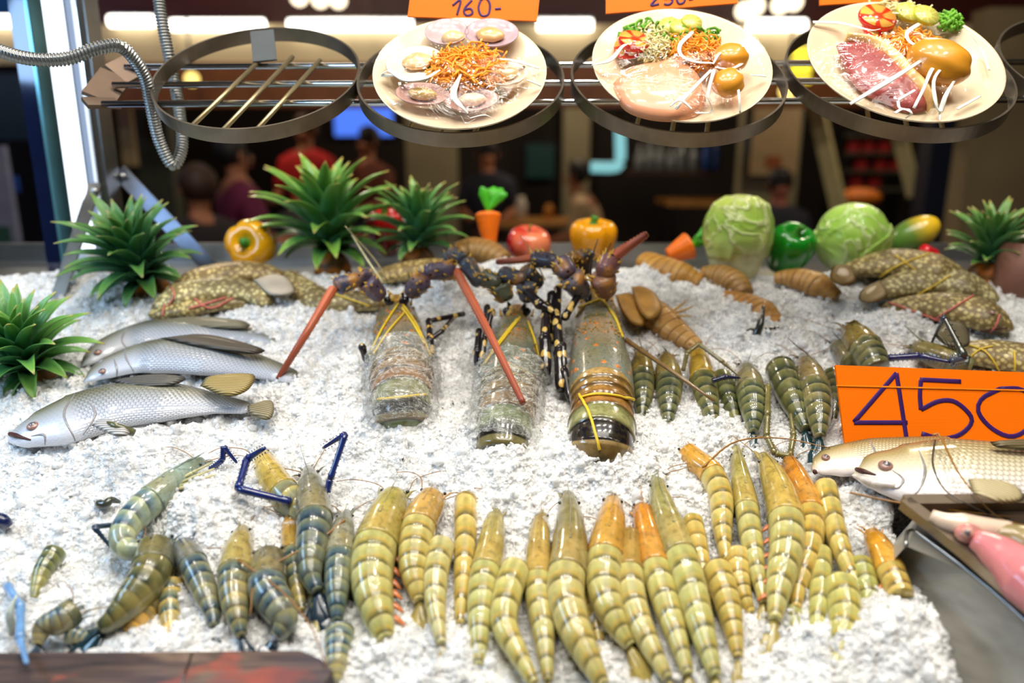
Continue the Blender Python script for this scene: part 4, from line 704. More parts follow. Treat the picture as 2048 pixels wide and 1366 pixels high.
lobster('largest spiny lobster with a bare brown ringed back, unwrapped', [(1190, 592), (1196, 640), (1198, 700), (1202, 766), (1204, 840), (1198, 944)], W3, .54, .84, S(122, 118, 86), (1.12, 1.05, .95),
        [([(1166, 588), (1140, 552)], (.08, .12), (48,), S(104, 96, 104)), ([(1140, 552), (1120, 524)], (.12, .13), (44,), PUR), ([(1116, 524), (1066, 516)], (.13, .125), (34,), S(70, 66, 78)), ([(1214, 588), (1204, 550)], (.08, .12), (48,), S(150, 104, 84)), ([(1206, 548), (1222, 520)], (.125, .135), (44,), S(128, 84, 84)), ([(1168, 548), (1172, 500)], (.09, .13), (34,), S(62, 60, 58)), ([(1080, 570), (1046, 540)], (.08, .11), (36,), S(66, 66, 74)), ([(1140, 540), (1150, 508)], (.10, .125), (26,), S(80, 72, 50))],
        [([(1220, 520), (1250, 498), (1294, 468)], (.135, .16, .19), 22, 13), ([(1068, 516), (1030, 521), (994, 524)], (.125, .12, .11), 15, 11)],
        [([(1122, 782), (1119, 705), (1113, 640), (1116, 578)], (.02, .05, .07, .08), 24), ([(1042, 570), (1080, 609), (1110, 626)], (.095, .085, .075), 20), ([(1161, 584), (1130, 634)], (.09, .07), 16), ([(1098, 690), (1096, 640), (1104, 590)], (.04, .06, .08), 22), ([(1140, 800), (1128, 740), (1126, 690)], (.02, .04, .06), 16)],
        [[(1148, 618), (1180, 608), (1210, 596)], [(1170, 612), (1145, 650), (1130, 690)], [(1206, 600), (1230, 640), (1244, 676)], [(1164, 796), (1200, 790), (1266, 799)], [(1200, 598), (1226, 630), (1240, 668)], [(1160, 790), (1180, 830), (1200, 900)]],
        [(1172, 604, -1), (1214, 602, 1)], None, [([(1252, 680), (1340, 740), (1428, 802)], (.05, .06, .05), .0042, S(122, 92, 50)), ([(1180, 560), (1186, 510), (1196, 478)], (.10, .14, .16), .0016, S(60, 50, 40)), ([(1196, 560), (1206, 520), (1222, 486)], (.10, .14, .16), .0016, S(60, 50, 40)), ([(1090, 560), (1060, 500), (1040, 470)], (.10, .13, .14), .0014, S(180, 160, 90))])
# ---------------------------------------------------------------- fish
def fishmat(name, stops, scale=(46, 26), spots=None, metal=.12):
    n = NT(name); s = n.sep(n.uv()); ob = n.ob(); nz = n.noise(14, ob, 3); v = n.ma('ADD', s[1], n.ma('MULTIPLY', n.ma('SUBTRACT', nz, .5), .05))
    c = n.ramp(v, stops)
    row = n.ma('FLOOR', n.ma('MULTIPLY', s[1], scale[1] * 2)); off = n.ma('MULTIPLY', n.ma('MODULO', row, 2), .5)
    fx = n.ma('FRACT', n.ma('ADD', n.ma('MULTIPLY', s[0], scale[0]), off)); fy = n.ma('FRACT', n.ma('MULTIPLY', s[1], scale[1] * 2))
    e = n.ma('SQRT', n.ma('ADD', n.ma('POWER', fx, 2), n.ma('POWER', n.ma('MULTIPLY', n.ma('SUBTRACT', fy, .5), 1.4), 2)))
    body = n.ramp(s[0], [(.26, 0), (.31, 1)])
    if spots: 
        q = n.vor(spots[0], n.scale(ob, 1, 1, 1)); c = n.mix(n.ramp(q, [(.30, 1), (.52, 0)]), c, n.mix(n.noise(9, ob, 2), spots[1], spots[2])); c = n.mix(n.ramp(n.noise(18, ob, 3), [(.5, 0), (.68, .6)]), c, spots[3]); n.bump(n.ma('ADD', q, n.noise(120, ob, 3)), .3, .003)
    else:
        c = n.mix(n.ma('MULTIPLY', body, n.ramp(e, [(.55, 0), (.95, .55)])), c, n.mix(1, c, S(120, 112, 96), 'MULTIPLY')); n.bump(n.ma('MULTIPLY', body, n.ramp(e, [(.2, 1), (1, 0)])), .5, .002)
    c = n.mix(1, c, n.ocol(), 'MULTIPLY'); return n.fin(c, n.ramp(e, [(.3, .22), (1, .4)]) if not spots else .5, metal, .1 if spots else .35)
BASS = fishmat('silver_scales', [(.06, S(226, 224, 228)), (.28, S(226, 230, 240)), (.40, S(200, 206, 220)), (.48, S(168, 172, 174)), (.55, S(132, 130, 110)), (.63, S(88, 86, 72)), (.74, S(58, 60, 60))])
BASSR = fishmat('white_gold_scales', [(.06, S(236, 226, 228)), (.28, S(240, 234, 236)), (.40, S(232, 226, 218)), (.49, S(220, 210, 180)), (.57, S(176, 158, 108)), (.66, S(116, 102, 66)), (.76, S(76, 70, 50))])
GROUP = fishmat('mottled_brown_skin', [(0, S(140, 122, 84)), (1, S(110, 92, 58))], spots=(125, S(226, 206, 150), S(190, 180, 140), S(70, 54, 30)), metal=0)
n = NT('fin_membrane'); s = n.sep(n.uv()); q = n.ma('ABSOLUTE', n.ma('SUBTRACT', n.ma('FRACT', n.ma('MULTIPLY', s[1], 34)), .5)); n.bump(q, .6, .002); FIN = n.fin(n.mix(n.ramp(q, [(.05, 0), (.35, 1)]), n.mix(1, n.ocol(), S(150, 140, 110), 'MULTIPLY'), n.ocol()), .45, 0, .05)
EYER = plain('reddish_eye_ring', S(156, 118, 106), .3, 0, .5); PUP = plain('cloudy_pupil', S(96, 92, 100), .1, 0, 1); MOUTH = plain('dark_mouth', S(70, 34, 26), .5)
def fin(root, name, px, h, th, col, mat=None, bv=None):
    out = np.array([ice(x, y, h) for x, y in cr(px + [px[0]], 41)[:-1]]); m = MB(); slab(m, out, NI, th, rings=3, edge=.5)
    V = np.vstack(m.v); a = ice(*px[0], h); ax = nrm(ice(*px[len(px) // 2], h) - a); sd = np.cross(NI, ax); m.uv = [np.stack([(V - a) @ ax * 8, (V - a) @ sd * 8], 1)]
    return m.build(name, mat or FIN, root, col)
def fish(lb, px, ws, mat, th=.42, h=0., tint=(1, 1, 1), eye=None, mouth=None, gill=None, fins=(), strings=(), kind='sea_bass', cat='fish', group=None, flip=False, er=11, jaw=None):
    m = 70; Q = cr(px, m); u = np.linspace(0, 1, m); W = np.interp(u, [a for a, _ in ws], [b for _, b in ws]); d = dep(ice(*Q[m // 2], .02)); R = W / 2 * d / FPX * 1.12 * np.clip(np.sqrt(np.minimum(u / .045 + .02, (1 - u) / .04 + .02)), 0, 1)
    P = np.array([ice(x, y, h + r * th * .75) for (x, y), r in zip(Q, R)]); t = thing(kind, lb, cat, ice(*px[len(px) // 2]), group)
    mb = MB(); sweep(mb, P[::-1] if flip else P, (R[::-1] if flip else R), (R[::-1] if flip else R) * th, n=36, u=1 - u if flip else u); bv = mb.bvh(); mb.build('body', mat, t, tint)
    for nm, pp, hh, cc in fins: fin(t, nm, pp, h + hh, .004, cc)
    if eye:
        p = look(bv, *eye, 0); k = dep(p) / FPX if p is not None else 0
        if p is not None:
            e = MB(); ell(e, p, (er * k, er * k, er * k * .55), np.stack([RX, TI, NI])); eo = e.build('eye', EYER, t); e = MB(); ell(e, p + NI * er * k * .25, (er * k * .6, er * k * .6, er * k * .42), np.stack([RX, TI, NI])); e.build('pupil', PUP, eo)
    if mouth:
        q = onbody(bv, mouth, 0)
        if len(q) > 2: e = MB(); tube(e, q, [.0028, .0035, .001], 7); e.build('mouth', MOUTH, t)
    for g in gill or ():
        q = onbody(bv, g, -.0005)
        if len(q) > 2: e = MB(); tube(e, q, [.0008, .002, .0008], 6); e.build('gill_cover', WET, t, S(150, 146, 146))
    if jaw:
        q = onbody(bv, jaw, .001)
        if len(q) > 2: e = MB(); tube(e, q, [.002, .006, .004], 8); e.build('jaw', WET, t, S(222, 212, 204))
    for pp, mt in strings:
        q = onbody(bv, pp, .002)
        if len(q) > 2: e = MB(); tube(e, q, .0014, 5, m=0, up=NI + A(.1, 0, 0)); e.build('binding_string', mt, t)
    return t
FG = 'silver sea bass on the left of the ice'; FB = S(132, 128, 108)
fish('rearmost of the three silver sea bass, mostly behind the second one', [(160, 734), (220, 692), (300, 668), (400, 664), (500, 672), (560, 690)], [(0, 12), (.12, 52), (.35, 84), (.6, 76), (.85, 46), (1, 26)], BASS, tint=(.88, .88, .86), group=FG, eye=(196, 704), er=8, gill=[[(258, 650), (244, 680), (262, 706)]], fins=[('dorsal_fin', [(290, 646), (380, 634), (480, 640), (496, 656), (400, 656)], .022, FB)])
fish('middle of the three silver sea bass, its head on the front one', [(166, 764), (220, 734), (300, 712), (380, 712), (470, 724), (545, 742), (600, 760)], [(0, 14), (.12, 60), (.38, 100), (.6, 92), (.82, 56), (1, 30)], BASS, h=.014, group=FG, tint=(.95, .95, .95), eye=(205, 742), er=8, gill=[[(268, 672), (250, 706), (268, 745)], [(228, 718), (234, 740), (232, 762)]], fins=[('dorsal_fin', [(320, 676), (400, 668), (470, 680), (530, 700), (500, 708), (400, 694)], .032, S(88, 80, 70))])
fish('front silver sea bass with its head at the left edge of the ice', [(16, 872), (70, 858), (140, 838), (230, 812), (330, 804), (430, 808), (510, 818)], [(0, 22), (.10, 88), (.25, 130), (.42, 130), (.65, 104), (.85, 50), (1, 26)], BASS, h=.014, group=FG, eye=(66, 852), er=12, mouth=[(14, 866), (40, 874), (62, 880)], gill=[[(150, 786), (128, 830), (150, 884), (120, 905)], [(176, 800), (190, 830), (166, 870)], [(62, 872), (88, 870), (90, 890)]],
     fins=[('dorsal_fin', [(400, 772), (420, 752), (505, 748), (500, 776), (470, 792), (440, 790)], .035, S(170, 150, 92)), ('spiny_fin', [(220, 762), (300, 750), (372, 754), (340, 772), (260, 774)], .030, S(90, 90, 88)), ('tail_fin', [(495, 812), (540, 800), (548, 822), (535, 840), (500, 828)], .012, S(150, 140, 110)), ('pectoral_fin', [(180, 850), (208, 838), (245, 850), (260, 868), (230, 872)], .062, S(196, 196, 200))])
fish('white sea bass at the right edge with open red-rimmed mouth below the price sign', [(1706, 950), (1752, 946), (1820, 950), (1920, 952), (2020, 956), (2140, 960), (2260, 955)], [(0, 36), (.08, 96), (.2, 146), (.4, 184), (.7, 170), (1, 80)], BASSR, th=.40, h=.030, group='white sea bass at the right', eye=(1772, 932), er=15, mouth=[(1712, 938), (1730, 944), (1752, 950)], gill=[[(1838, 900), (1850, 940), (1838, 980), (1810, 1000)], [(1784, 940), (1806, 958), (1796, 976), (1776, 972)]], jaw=[(1708, 952), (1750, 966), (1790, 972)],
     fins=[('pectoral_fin', [(1935, 958), (1975, 958), (2030, 970), (2048, 1000), (2000, 1006), (1950, 990)], .076, S(206, 192, 150)), ('dorsal_fin', [(1980, 884), (2048, 880), (2120, 886), (2100, 900), (2000, 896)], .05, S(110, 96, 62))])
fish('white sea bass lying behind the open-mouthed one under the price sign', [(1622, 938), (1670, 924), (1740, 916), (1830, 912), (1930, 910)], [(0, 24), (.15, 70), (.45, 96), (1, 96)], BASSR, h=.012, tint=(1, .97, .94), group='white sea bass at the right', eye=(1652, 915), er=9, mouth=[(1622, 940), (1640, 948), (1660, 954)], gill=[[(1740, 880), (1752, 915), (1740, 950)]])
GG = 'mottled groupers tied with string'
fish('brown grouper at the very back left below the yellow capsicum', [(330, 596), (400, 560), (480, 545), (560, 548)], [(0, 30), (.3, 62), (.7, 60), (1, 36)], GROUP, th=.6, h=.015, tint=(1, .9, .68), kind='grouper', group=GG)
fish('pale mottled grouper bound with pink string behind the sea bass', [(306, 616), (360, 592), (430, 578), (500, 584), (540, 604)], [(0, 24), (.25, 66), (.6, 66), (1, 36)], GROUP, th=.6, h=.012, tint=(1.25, 1.3, 1.15), kind='grouper', group=GG, strings=[([(330, 560), (350, 590), (330, 620)], PINK_B)])
fish('lower grouper of the left pile with crossed pink string on its flank', [(300, 628), (360, 618), (430, 606), (500, 602), (535, 606)], [(0, 26), (.3, 52), (.7, 40), (1, 18)], GROUP, th=.6, h=.004, tint=(1.0, .95, .7), kind='grouper', group=GG, strings=[([(330, 610), (326, 632)], PINK_B), ([(385, 596), (420, 616), (470, 596)], PINK_B), ([(378, 618), (420, 606), (460, 594)], PINK_B)])
fish('grouper whose patterned tail sticks out left of the smallest lobster', [(568, 548), (600, 574), (640, 600), (700, 602), (760, 600)], [(0, 40), (.3, 58), (.7, 56), (1, 50)], GROUP, th=.6, h=.0, tint=(.95, .95, .85), kind='grouper', group=GG, strings=[([(670, 590), (700, 600), (740, 612)], YEL_B)], fins=[('pectoral_fin', [(505, 560), (545, 548), (575, 556), (590, 585), (540, 590)], .035, S(214, 204, 190))])
fish('olive grouper hidden behind the smallest lobster', [(760, 552), (830, 540), (900, 540), (960, 556)], [(0, 40), (.5, 56), (1, 40)], GROUP, th=.6, tint=(.95, .85, .6), kind='grouper', group=GG)
fish('rearmost right grouper at the foot of the round cabbage', [(1930, 572), (1880, 544), (1800, 528), (1720, 536), (1682, 552)], [(0, 40), (.25, 84), (.6, 76), (1, 26)], GROUP, th=.6, h=.02, tint=(.92, .9, .72), kind='grouper', group=GG, flip=True, strings=[([(1745, 560), (1800, 530), (1860, 508)], YEL_B), ([(1790, 512), (1830, 540), (1850, 560)], YEL_B)], fins=[('tail_fin', [(1700, 530), (1670, 530), (1660, 556), (1685, 572), (1712, 562)], .04, S(150, 116, 52))])
fish('grey grouper second in the right pile', [(1990, 596), (1930, 572), (1850, 564), (1780, 578), (1726, 594)], [(0, 36), (.25, 78), (.6, 72), (1, 24)], GROUP, th=.6, h=.012, tint=(1.0, 1.05, .98), kind='grouper', group=GG, flip=True, strings=[([(1828, 592), (1870, 570), (1900, 552)], YEL_B)], fins=[('tail_fin', [(1760, 560), (1725, 578), (1718, 600), (1745, 606), (1775, 590)], .03, S(150, 126, 80))])
fish('front right grouper with a pink string over its head', [(2022, 656), (1975, 632), (1900, 616), (1830, 612), (1760, 616)], [(0, 26), (.2, 84), (.5, 82), (.8, 48), (1, 20)], GROUP, th=.6, h=.006, tint=(.9, .86, .66), kind='grouper', group=GG, flip=True, er=6, eye=(1985, 625), strings=[([(1776, 606), (1840, 626), (1886, 642)], PINK_B), ([(1850, 650), (1900, 620), (1950, 590)], PINK_B), ([(1998, 630), (1990, 652), (1980, 662)], PINK_B), ([(1905, 650), (1940, 662)], PINK_B)], mouth=[(1940, 668), (1980, 660), (2015, 656)], fins=[('pectoral_fin', [(1890, 640), (1930, 650), (1938, 690), (1900, 694), (1870, 670)], .045, S(100, 92, 66))])
fish('lowest right grouper tied with yellow string above the price sign', [(2160, 740), (2060, 720), (1980, 708), (1900, 706), (1850, 708)], [(0, 40), (.3, 84), (.6, 72), (1, 26)], GROUP, th=.6, h=.0, tint=(.92, .9, .68), kind='grouper', group=GG, flip=True, strings=[([(1930, 690), (1970, 704), (2000, 740)], YEL_B), ([(1935, 718), (1960, 700), (1985, 694)], YEL_B), ([(2028, 704), (2030, 740)], YEL_B)])
# ---------------------------------------------------------------- vegetables along the back
n = NT('pepper_skin'); a = n.noise(14, n.ob(), 2); n.bump(a, .15, .004); PEP = n.fin(n.mix(1, n.ocol(), n.ramp(a, [(.3, .8), (.7, 1.05)]), 'MULTIPLY'), .22, 0, .6)
STALK = plain('green_stalk', S(70, 140, 44), .5, vary=.2)
def axes(z, x=A(1, .1, 0)): z = nrm(z); y = nrm(np.cross(z, x)); return np.stack([np.cross(y, z), y, z])
def capsicum(lb, px, py, d, wpx, hpx, ax, col, stalk=True):
    c = at(px, py, d); r = wpx / 2 * d / FPX; hh = hpx * d / FPX; X_ = axes(ax); t = thing('capsicum', lb, 'vegetable', c - A(0, 0, hh / 2)); mb = MB()
    pf = [(.001, -.46), (.30, -.5), (.62, -.44), (.86, -.22), (1.0, .10), (.98, .32), (.78, .47), (.50, .49), (.25, .42), (.10, .36), (.001, .34)]; pr = cr(np.array(pf), 36)
    lathe(mb, c, [(max(.0005, a * r), b * hh) for a, b in pr], X_, 60, lambda p, ph: 1 - .13 * (1 - np.abs(np.cos(ph * 2 + .5))[None]) ** 2 * np.clip(p[:, :1] / r * 1.5, 0, 1)); mb.build('fruit', PEP, t, col)
    if stalk: mb = MB(); z = X_[2]; tube(mb, [c + z * hh * .34, c + z * hh * .5, c + z * hh * .62 + RX * .004], [.014, .007, .008], 8); mb.build('stem', STALK, t)
capsicum('yellow capsicum lying with its green stem facing forward', 507, 491, 1.47, 98, 86, A(-.12, -.95, .25), S(246, 178, 14))
capsicum('upright orange-yellow capsicum behind the largest lobster', 1186, 480, 1.52, 94, 76, A(0, -.15, 1), S(244, 164, 10))
capsicum('glossy green capsicum between the tall and the round cabbage', 1578, 502, 1.45, 92, 98, A(.1, -.5, .85), S(18, 140, 26))
capsicum('red capsicum half hidden behind the second pineapple crown', 772, 466, 1.60, 72, 90, A(0, -.2, 1), S(196, 16, 26))
def carrot(lb, pts, d, w0, w1, top):
    P = cr([at(x, y, d) for x, y in pts], 24); k = d / FPX / 2; t = thing('carrot', lb, 'vegetable', P[-1]); mb = MB(); r = np.linspace(w0, w1, 24) * k; r[0] *= .55; r[1] *= .88; r[-1] *= .4; sweep(mb, P, r * (1 + .015 * np.sin(np.arange(24) * 2.1)), up=FW, n=18); mb.build('root', plain('carrot_orange', S(244, 118, 20), .35, vary=.08, sc=40, coat=.2), t)
    ax = nrm(P[0] - P[3])
    for q in range(len(top)):
        e = at(*top[q], d - .01 + .012 * (q % 3)); mb = MB(); pts = cr([P[0], (P[0] + e) / 2 + ax * .01, e], 12); ww = interp(np.linspace(0, 1, 12), [(0, .15), (.4, .7), (.75, 1), (1, .25)]) * 14 * k * 1.8; sweep(mb, pts, ww, ww * .3, up=FW, n=8); mb.build('leaf', plain('carrot_leaf', S(66, 168, 30), .45, vary=.25, sc=40), t)
carrot('upright orange carrot with bright green leaf tuft', [(976, 424), (977, 455), (981, 495)], 1.5, 56, 22, [(962, 374), (972, 380), (1006, 378), (1014, 388), (985, 400), (990, 374)])
carrot('orange carrot lying with its green leaves against the tall cabbage', [(1382, 490), (1360, 500), (1334, 512)], 1.47, 60, 26, [(1400, 470), (1412, 462), (1422, 476), (1398, 486), (1420, 448)])
n = NT('red_apple_skin'); a = n.noise(16, n.scale(n.ob(), 1, 1, .4), 3); APP = n.fin(n.mix(n.ramp(a, [(.42, 0), (.6, 1)]), S(196, 24, 30), S(226, 130, 90)), .25, 0, .5)
c = at(1057, 492, 1.55); t = thing('apple', 'red and pink apple left of the orange-yellow capsicum', 'fruit', c - A(0, 0, .035)); mb = MB(); pr = cr(np.array([(.001, -.40), (.35, -.46), (.8, -.3), (1, .05), (.86, .36), (.45, .50), (.12, .42), (.001, .38)]), 30); lathe(mb, c, [(max(.0004, a * .046), b * .075) for a, b in pr], axes(A(.1, -.3, 1))); mb.build('flesh', APP, t); mb = MB(); tube(mb, [c + A(0, -.008, .03), c + A(.004, -.012, .046)], .002, 5, 3); mb.build('stem', STALK, t)
def leafcol(name, cols, vein, sc=9):
    n = NT(name); s = n.sep(n.uv()); a = n.noise(sc, n.ob(), 4, 1.5); q = n.ma('ABSOLUTE', n.ma('SUBTRACT', n.noise(13, n.ob(), 3, 1.2), .5)); c = n.ramp(n.ma('ADD', s[0], n.ma('MULTIPLY', n.ma('SUBTRACT', a, .5), .5)), cols); c = n.mix(n.ramp(q, [(.0, .75), (.035, 0)]), c, vein); n.bump(n.ma('ADD', n.ma('MULTIPLY', n.ramp(q, [(0, 1), (.06, 0)]), .8), n.ma('MULTIPLY', a, 2)), .5, .006); return n.fin(c, .35, 0, .3)
CAB = leafcol('cabbage_leaf', [(.0, S(190, 220, 120)), (.3, S(150, 196, 70)), (.6, S(176, 210, 110)), (1, S(210, 226, 160))], S(220, 232, 180)); CHI = leafcol('pale_cabbage_leaf', [(0, S(190, 210, 100)), (.25, S(150, 190, 70)), (.42, S(190, 210, 120)), (.55, S(222, 224, 168)), (1, S(216, 206, 150))], S(226, 230, 180), 6)
def cabbage(lb, px, py, d, wpx, hpx):
    c = at(px, py, d); r = wpx / 2 * d / FPX; hh = hpx / 2 * d / FPX; t = thing('cabbage', lb, 'vegetable', c - A(0, 0, hh)); 
    def wr(D): return 1 + .05 * vnoise(D[:, 0] * 3 + 5, D[:, 2] * 3 + D[:, 1], 4) + .02 * vnoise(D[:, 0] * 9, D[:, 2] * 9 + D[:, 1] * 7, 5)
    mb = MB(); ell(mb, c, (r, r, hh), n=44, m=30, fn=wr); mb.build('head', CAB, t)
    for k in range(5):                                 # wrapper leaves lapped over the head
        a0 = k * 1.3 + .4; tilt = .9 + .25 * (k % 3); ph = np.linspace(-.95, .95, 18); th = np.linspace(0, 1.9, 16); V = []
        for i, b in enumerate(th):
            for p in ph:
                w_ = math.sin(min(PI, b * 1.45 + .25)) ** .5; D = A(math.sin(b) * math.cos(p * w_ * 1.1), math.sin(b) * math.sin(p * w_ * 1.1), math.cos(b)); D = A(D[0] * math.cos(tilt) + D[2] * math.sin(tilt), D[1], -D[0] * math.sin(tilt) + D[2] * math.cos(tilt)); D = A(D[0] * math.cos(a0) - D[1] * math.sin(a0), D[0] * math.sin(a0) + D[1] * math.cos(a0), D[2])
                kk = 1.03 + .012 * k + .02 * math.sin(p * 9 + b * 7) * abs(p) + .03 * (abs(p) > .9); V.append(c + D * A(r, r, hh) * kk)
        f = [(i * 18 + j, i * 18 + j + 1, (i + 1) * 18 + j + 1, (i + 1) * 18 + j) for i in range(15) for j in range(17)]; mb = MB(); mb.add(V, f, [(b / 1.9, (p + 1) / 2) for b in th for p in ph]); o = mb.build('leaf', CAB, t); md = o.modifiers.new('thick', 'SOLIDIFY'); md.thickness = .0025
cabbage('round pale green cabbage right of the green capsicum', 1704, 474, 1.46, 134, 132)
c = at(1475, 486, 1.43); kk = 1.43 / FPX; t = thing('chinese_cabbage', 'tall pale Chinese cabbage with leafy top and cream stalks', 'vegetable', c - A(0, 0, 95 * kk)); mb = MB()
pr = cr(np.array([(2, 95), (24, 92), (46, 76), (60, 46), (62, 16), (58, -4), (56, -14), (50, -40), (42, -66), (32, -94), (26, -108), (2, -110)], float), 60)
lathe(mb, c, [(max(.0005, a * kk), b * kk) for a, b in pr], axes(A(-.03, -.1, 1)), 64, lambda p, ph: 1 + .05 * np.sin(ph * 5)[None] * np.ones_like(p[:, :1]) + .06 * (vnoise(np.tile(ph * 2.4, (len(p), 1)), np.repeat(p[:, 1:] * 30, len(ph), 1), 8) - .5)); mb.build('stalk_bundle', CHI, t)
for k in range(6):
    a0 = k * 1.05 - 1.6; V = []; ph = np.linspace(-.75, .75, 14); th = np.linspace(0, 1, 16)
    for b in th:
        rr, zz = interp(b, [(0, 30), (.2, 52), (.5, 66), (.8, 68), (1, 58)]), interp(b, [(0, 92), (.25, 74), (.6, 34), (1, -16 - 7 * (k % 3))])
        for p in ph: q = a0 + p * (.75 + .25 * math.sin(b * 3)); r_ = (rr + 4 * math.sin(p * 11 + b * 8 + k) * abs(p)) * kk; V.append(c + A(r_ * math.cos(q), r_ * math.sin(q), zz * kk))
    mb = MB(); mb.add(V, [(i * 14 + j, (i + 1) * 14 + j, (i + 1) * 14 + j + 1, i * 14 + j + 1) for i in range(15) for j in range(13)], [(b * .5, (p + 1) / 2) for b in th for p in ph]); o = mb.build('leaf', CHI, t); md = o.modifiers.new('thick', 'SOLIDIFY'); md.thickness = .002
n = NT('papaya_skin'); s = n.sep(n.uv()); a = n.noise(20, n.ob(), 3); PAP = n.fin(n.mix(n.ramp(a, [(.4, 0), (.7, .4)]), n.ramp(s[0], [(0, S(236, 196, 30)), (.28, S(222, 180, 40)), (.48, S(92, 128, 50)), (1, S(44, 92, 38))]), S(110, 140, 60)), .3, 0, .4)
c = at(1822, 474, 1.52); z = nrm(A(.75, -.3, .62)); t = thing('papaya', 'green papaya with a yellow end leaning right of the round cabbage', 'fruit', c - A(0, 0, .04)); mb = MB(); ell(mb, c, (.034, .034, .058), axes(z), 24, 18, lambda D: 1 - .12 * (D[:, 2] < 0) * D[:, 2] ** 2); mb.build('flesh', PAP, t)
c = at(1866, 514, 1.46); t = thing('chilli', 'small red chilli resting on the rearmost right grouper', 'vegetable', c); mb = MB(); tube(mb, [at(1848, 498, 1.44), c, at(1894, 524, 1.46)], [.010, .016, .004], 12); mb.build('pod', plain('red_pod', S(222, 20, 40), .25, 0, .5), t); mb = MB(); tube(mb, [at(1892, 520, 1.455), at(1893, 545, 1.45)], .003, 6, 3); mb.build('stem', YEL_B, t)
# pineapples: a crown of strap leaves over the fruit
n = NT('pineapple_leaf'); s = n.sep(n.uv()); a = n.noise(9, n.ob(), 2); fx = n.ma('ABSOLUTE', n.ma('SUBTRACT', n.ma('FRACT', n.ma('MULTIPLY', s[1], 14)), .5))
c = n.ramp(s[0], [(0, S(176, 186, 150)), (.10, S(84, 128, 96)), (.5, S(66, 124, 74)), (.9, S(116, 160, 76)), (1, S(196, 166, 100))]); c = n.mix(n.ramp(a, [(.45, 0), (.7, .7)]), c, S(122, 158, 54)); c = n.mix(n.ramp(fx, [(0, .22), (.3, 0)]), c, S(30, 66, 48)); n.bump(fx, .2, .002); PLF = n.fin(n.mix(1, c, n.ocol(), 'MULTIPLY'), .34, 0, .25)
n = NT('pineapple_skin'); q = n.vor(34, n.ob()); n.bump(q, -1, .01); PSK = n.fin(n.ramp(q, [(.1, S(120, 74, 24)), (.4, S(206, 116, 24)), (.7, S(96, 66, 24))]), .5)
def pineapple(lb, px, py, d, L, ax, nl=46, seed=1, tint=(1, 1, 1), fruit=.05, spread=1.0):
    r_ = np.random.RandomState(seed); b = at(px, py, d); X_ = axes(ax); z = X_[2]; t = thing('pineapple', lb, 'fruit', b - A(0, 0, fruit)); mb = MB()
    for i in range(nl):
        f = i / (nl - 1); az = i * 2.39996 + r_.uniform(-.2, .2); el = math.radians(8 + 80 * (1 - f) ** .8 * 1.0 if spread >= 1 else 25 + 62 * (1 - f)) ; ln = L * interp(f, [(0, .70), (.35, 1), (.7, .9), (1, .5)]) * r_.uniform(.85, 1.12); rad = X_[0] * math.cos(az) + X_[1] * math.sin(az); p = b + z * (.035 * (1 - f)) * L / .14 + rad * .010; pts = [p]
        e = el + .35
        for k in range(11): e -= (.075 + .05 * f) * r_.uniform(.7, 1.3) * spread; p = p + (rad * math.cos(e) + z * math.sin(e)) * ln / 11; pts.append(p)
        pts = np.array(pts); ww = interp(np.linspace(0, 1, 12), [(0, .8), (.15, 1), (.5, .85), (.8, .5), (1, .03)]) * L * .105; nt_ = len(pts); up = z - rad * .9; T, Sd, U = frame(pts, up)
        c5 = np.array([-1, -.5, 0, .5, 1]); V = pts[:, None] + Sd[:, None] * (c5[None, :, None] * ww[:, None, None]) + U[:, None] * ((np.abs(c5) ** 1.3 * .55)[None, :, None] * ww[:, None, None]); uv = np.stack([np.repeat(np.linspace(0, 1, 12), 5), np.tile((c5 + 1) / 2, 12)], 1)
        mb.add(V.reshape(-1, 3), [(k * 5 + j, k * 5 + j + 1, (k + 1) * 5 + j + 1, (k + 1) * 5 + j) for k in range(11) for j in range(4)], uv)
    o = mb.build('crown', PLF, t, tint); md = o.modifiers.new('thick', 'SOLIDIFY'); md.thickness = .0012
    mb = MB(); ell(mb, b - z * fruit * .8, (fruit * .75, fruit * .75, fruit), X_, 24, 16); mb.build('fruit', PSK, t)
pineapple('largest pineapple crown, standing tall behind the left groupers', 662, 508, 1.50, .182, A(-.03, -.12, 1), 54, 3, (1.12, 1.12, .85))
pineapple('pineapple crown between the red capsicum and the upright carrot', 838, 500, 1.50, .135, A(.02, -.1, 1), 44, 5, (1, 1.05, 1))
pineapple('dark pineapple crown lying in front of the steel braces', 292, 560, 1.36, .145, A(-.08, -.35, .8), 50, 8, (.72, .86, .90))
pineapple('pineapple crown at the left edge in front of the sea bass', 62, 742, 1.14, .125, A(.02, -.35, .9), 50, 12, (.95, 1.08, .92))
pineapple('pineapple crown at the right edge behind the groupers', 1975, 530, 1.42, .112, A(-.02, -.1, 1), 48, 15, (1, 1.02, .98), spread=.8)
c = at(2052, 560, 1.38); t = thing('pot', 'brown pot at the right edge beside the last pineapple', 'pot', c - A(0, 0, .06)); mb = MB(); lathe(mb, c, [(.001, -.06), (.045, -.06), (.055, 0), (.05, .07), (.045, .07), (.045, -.04), (.001, -.04)]); mb.build('body', plain('brown_clay', S(122, 82, 66), .5), t)
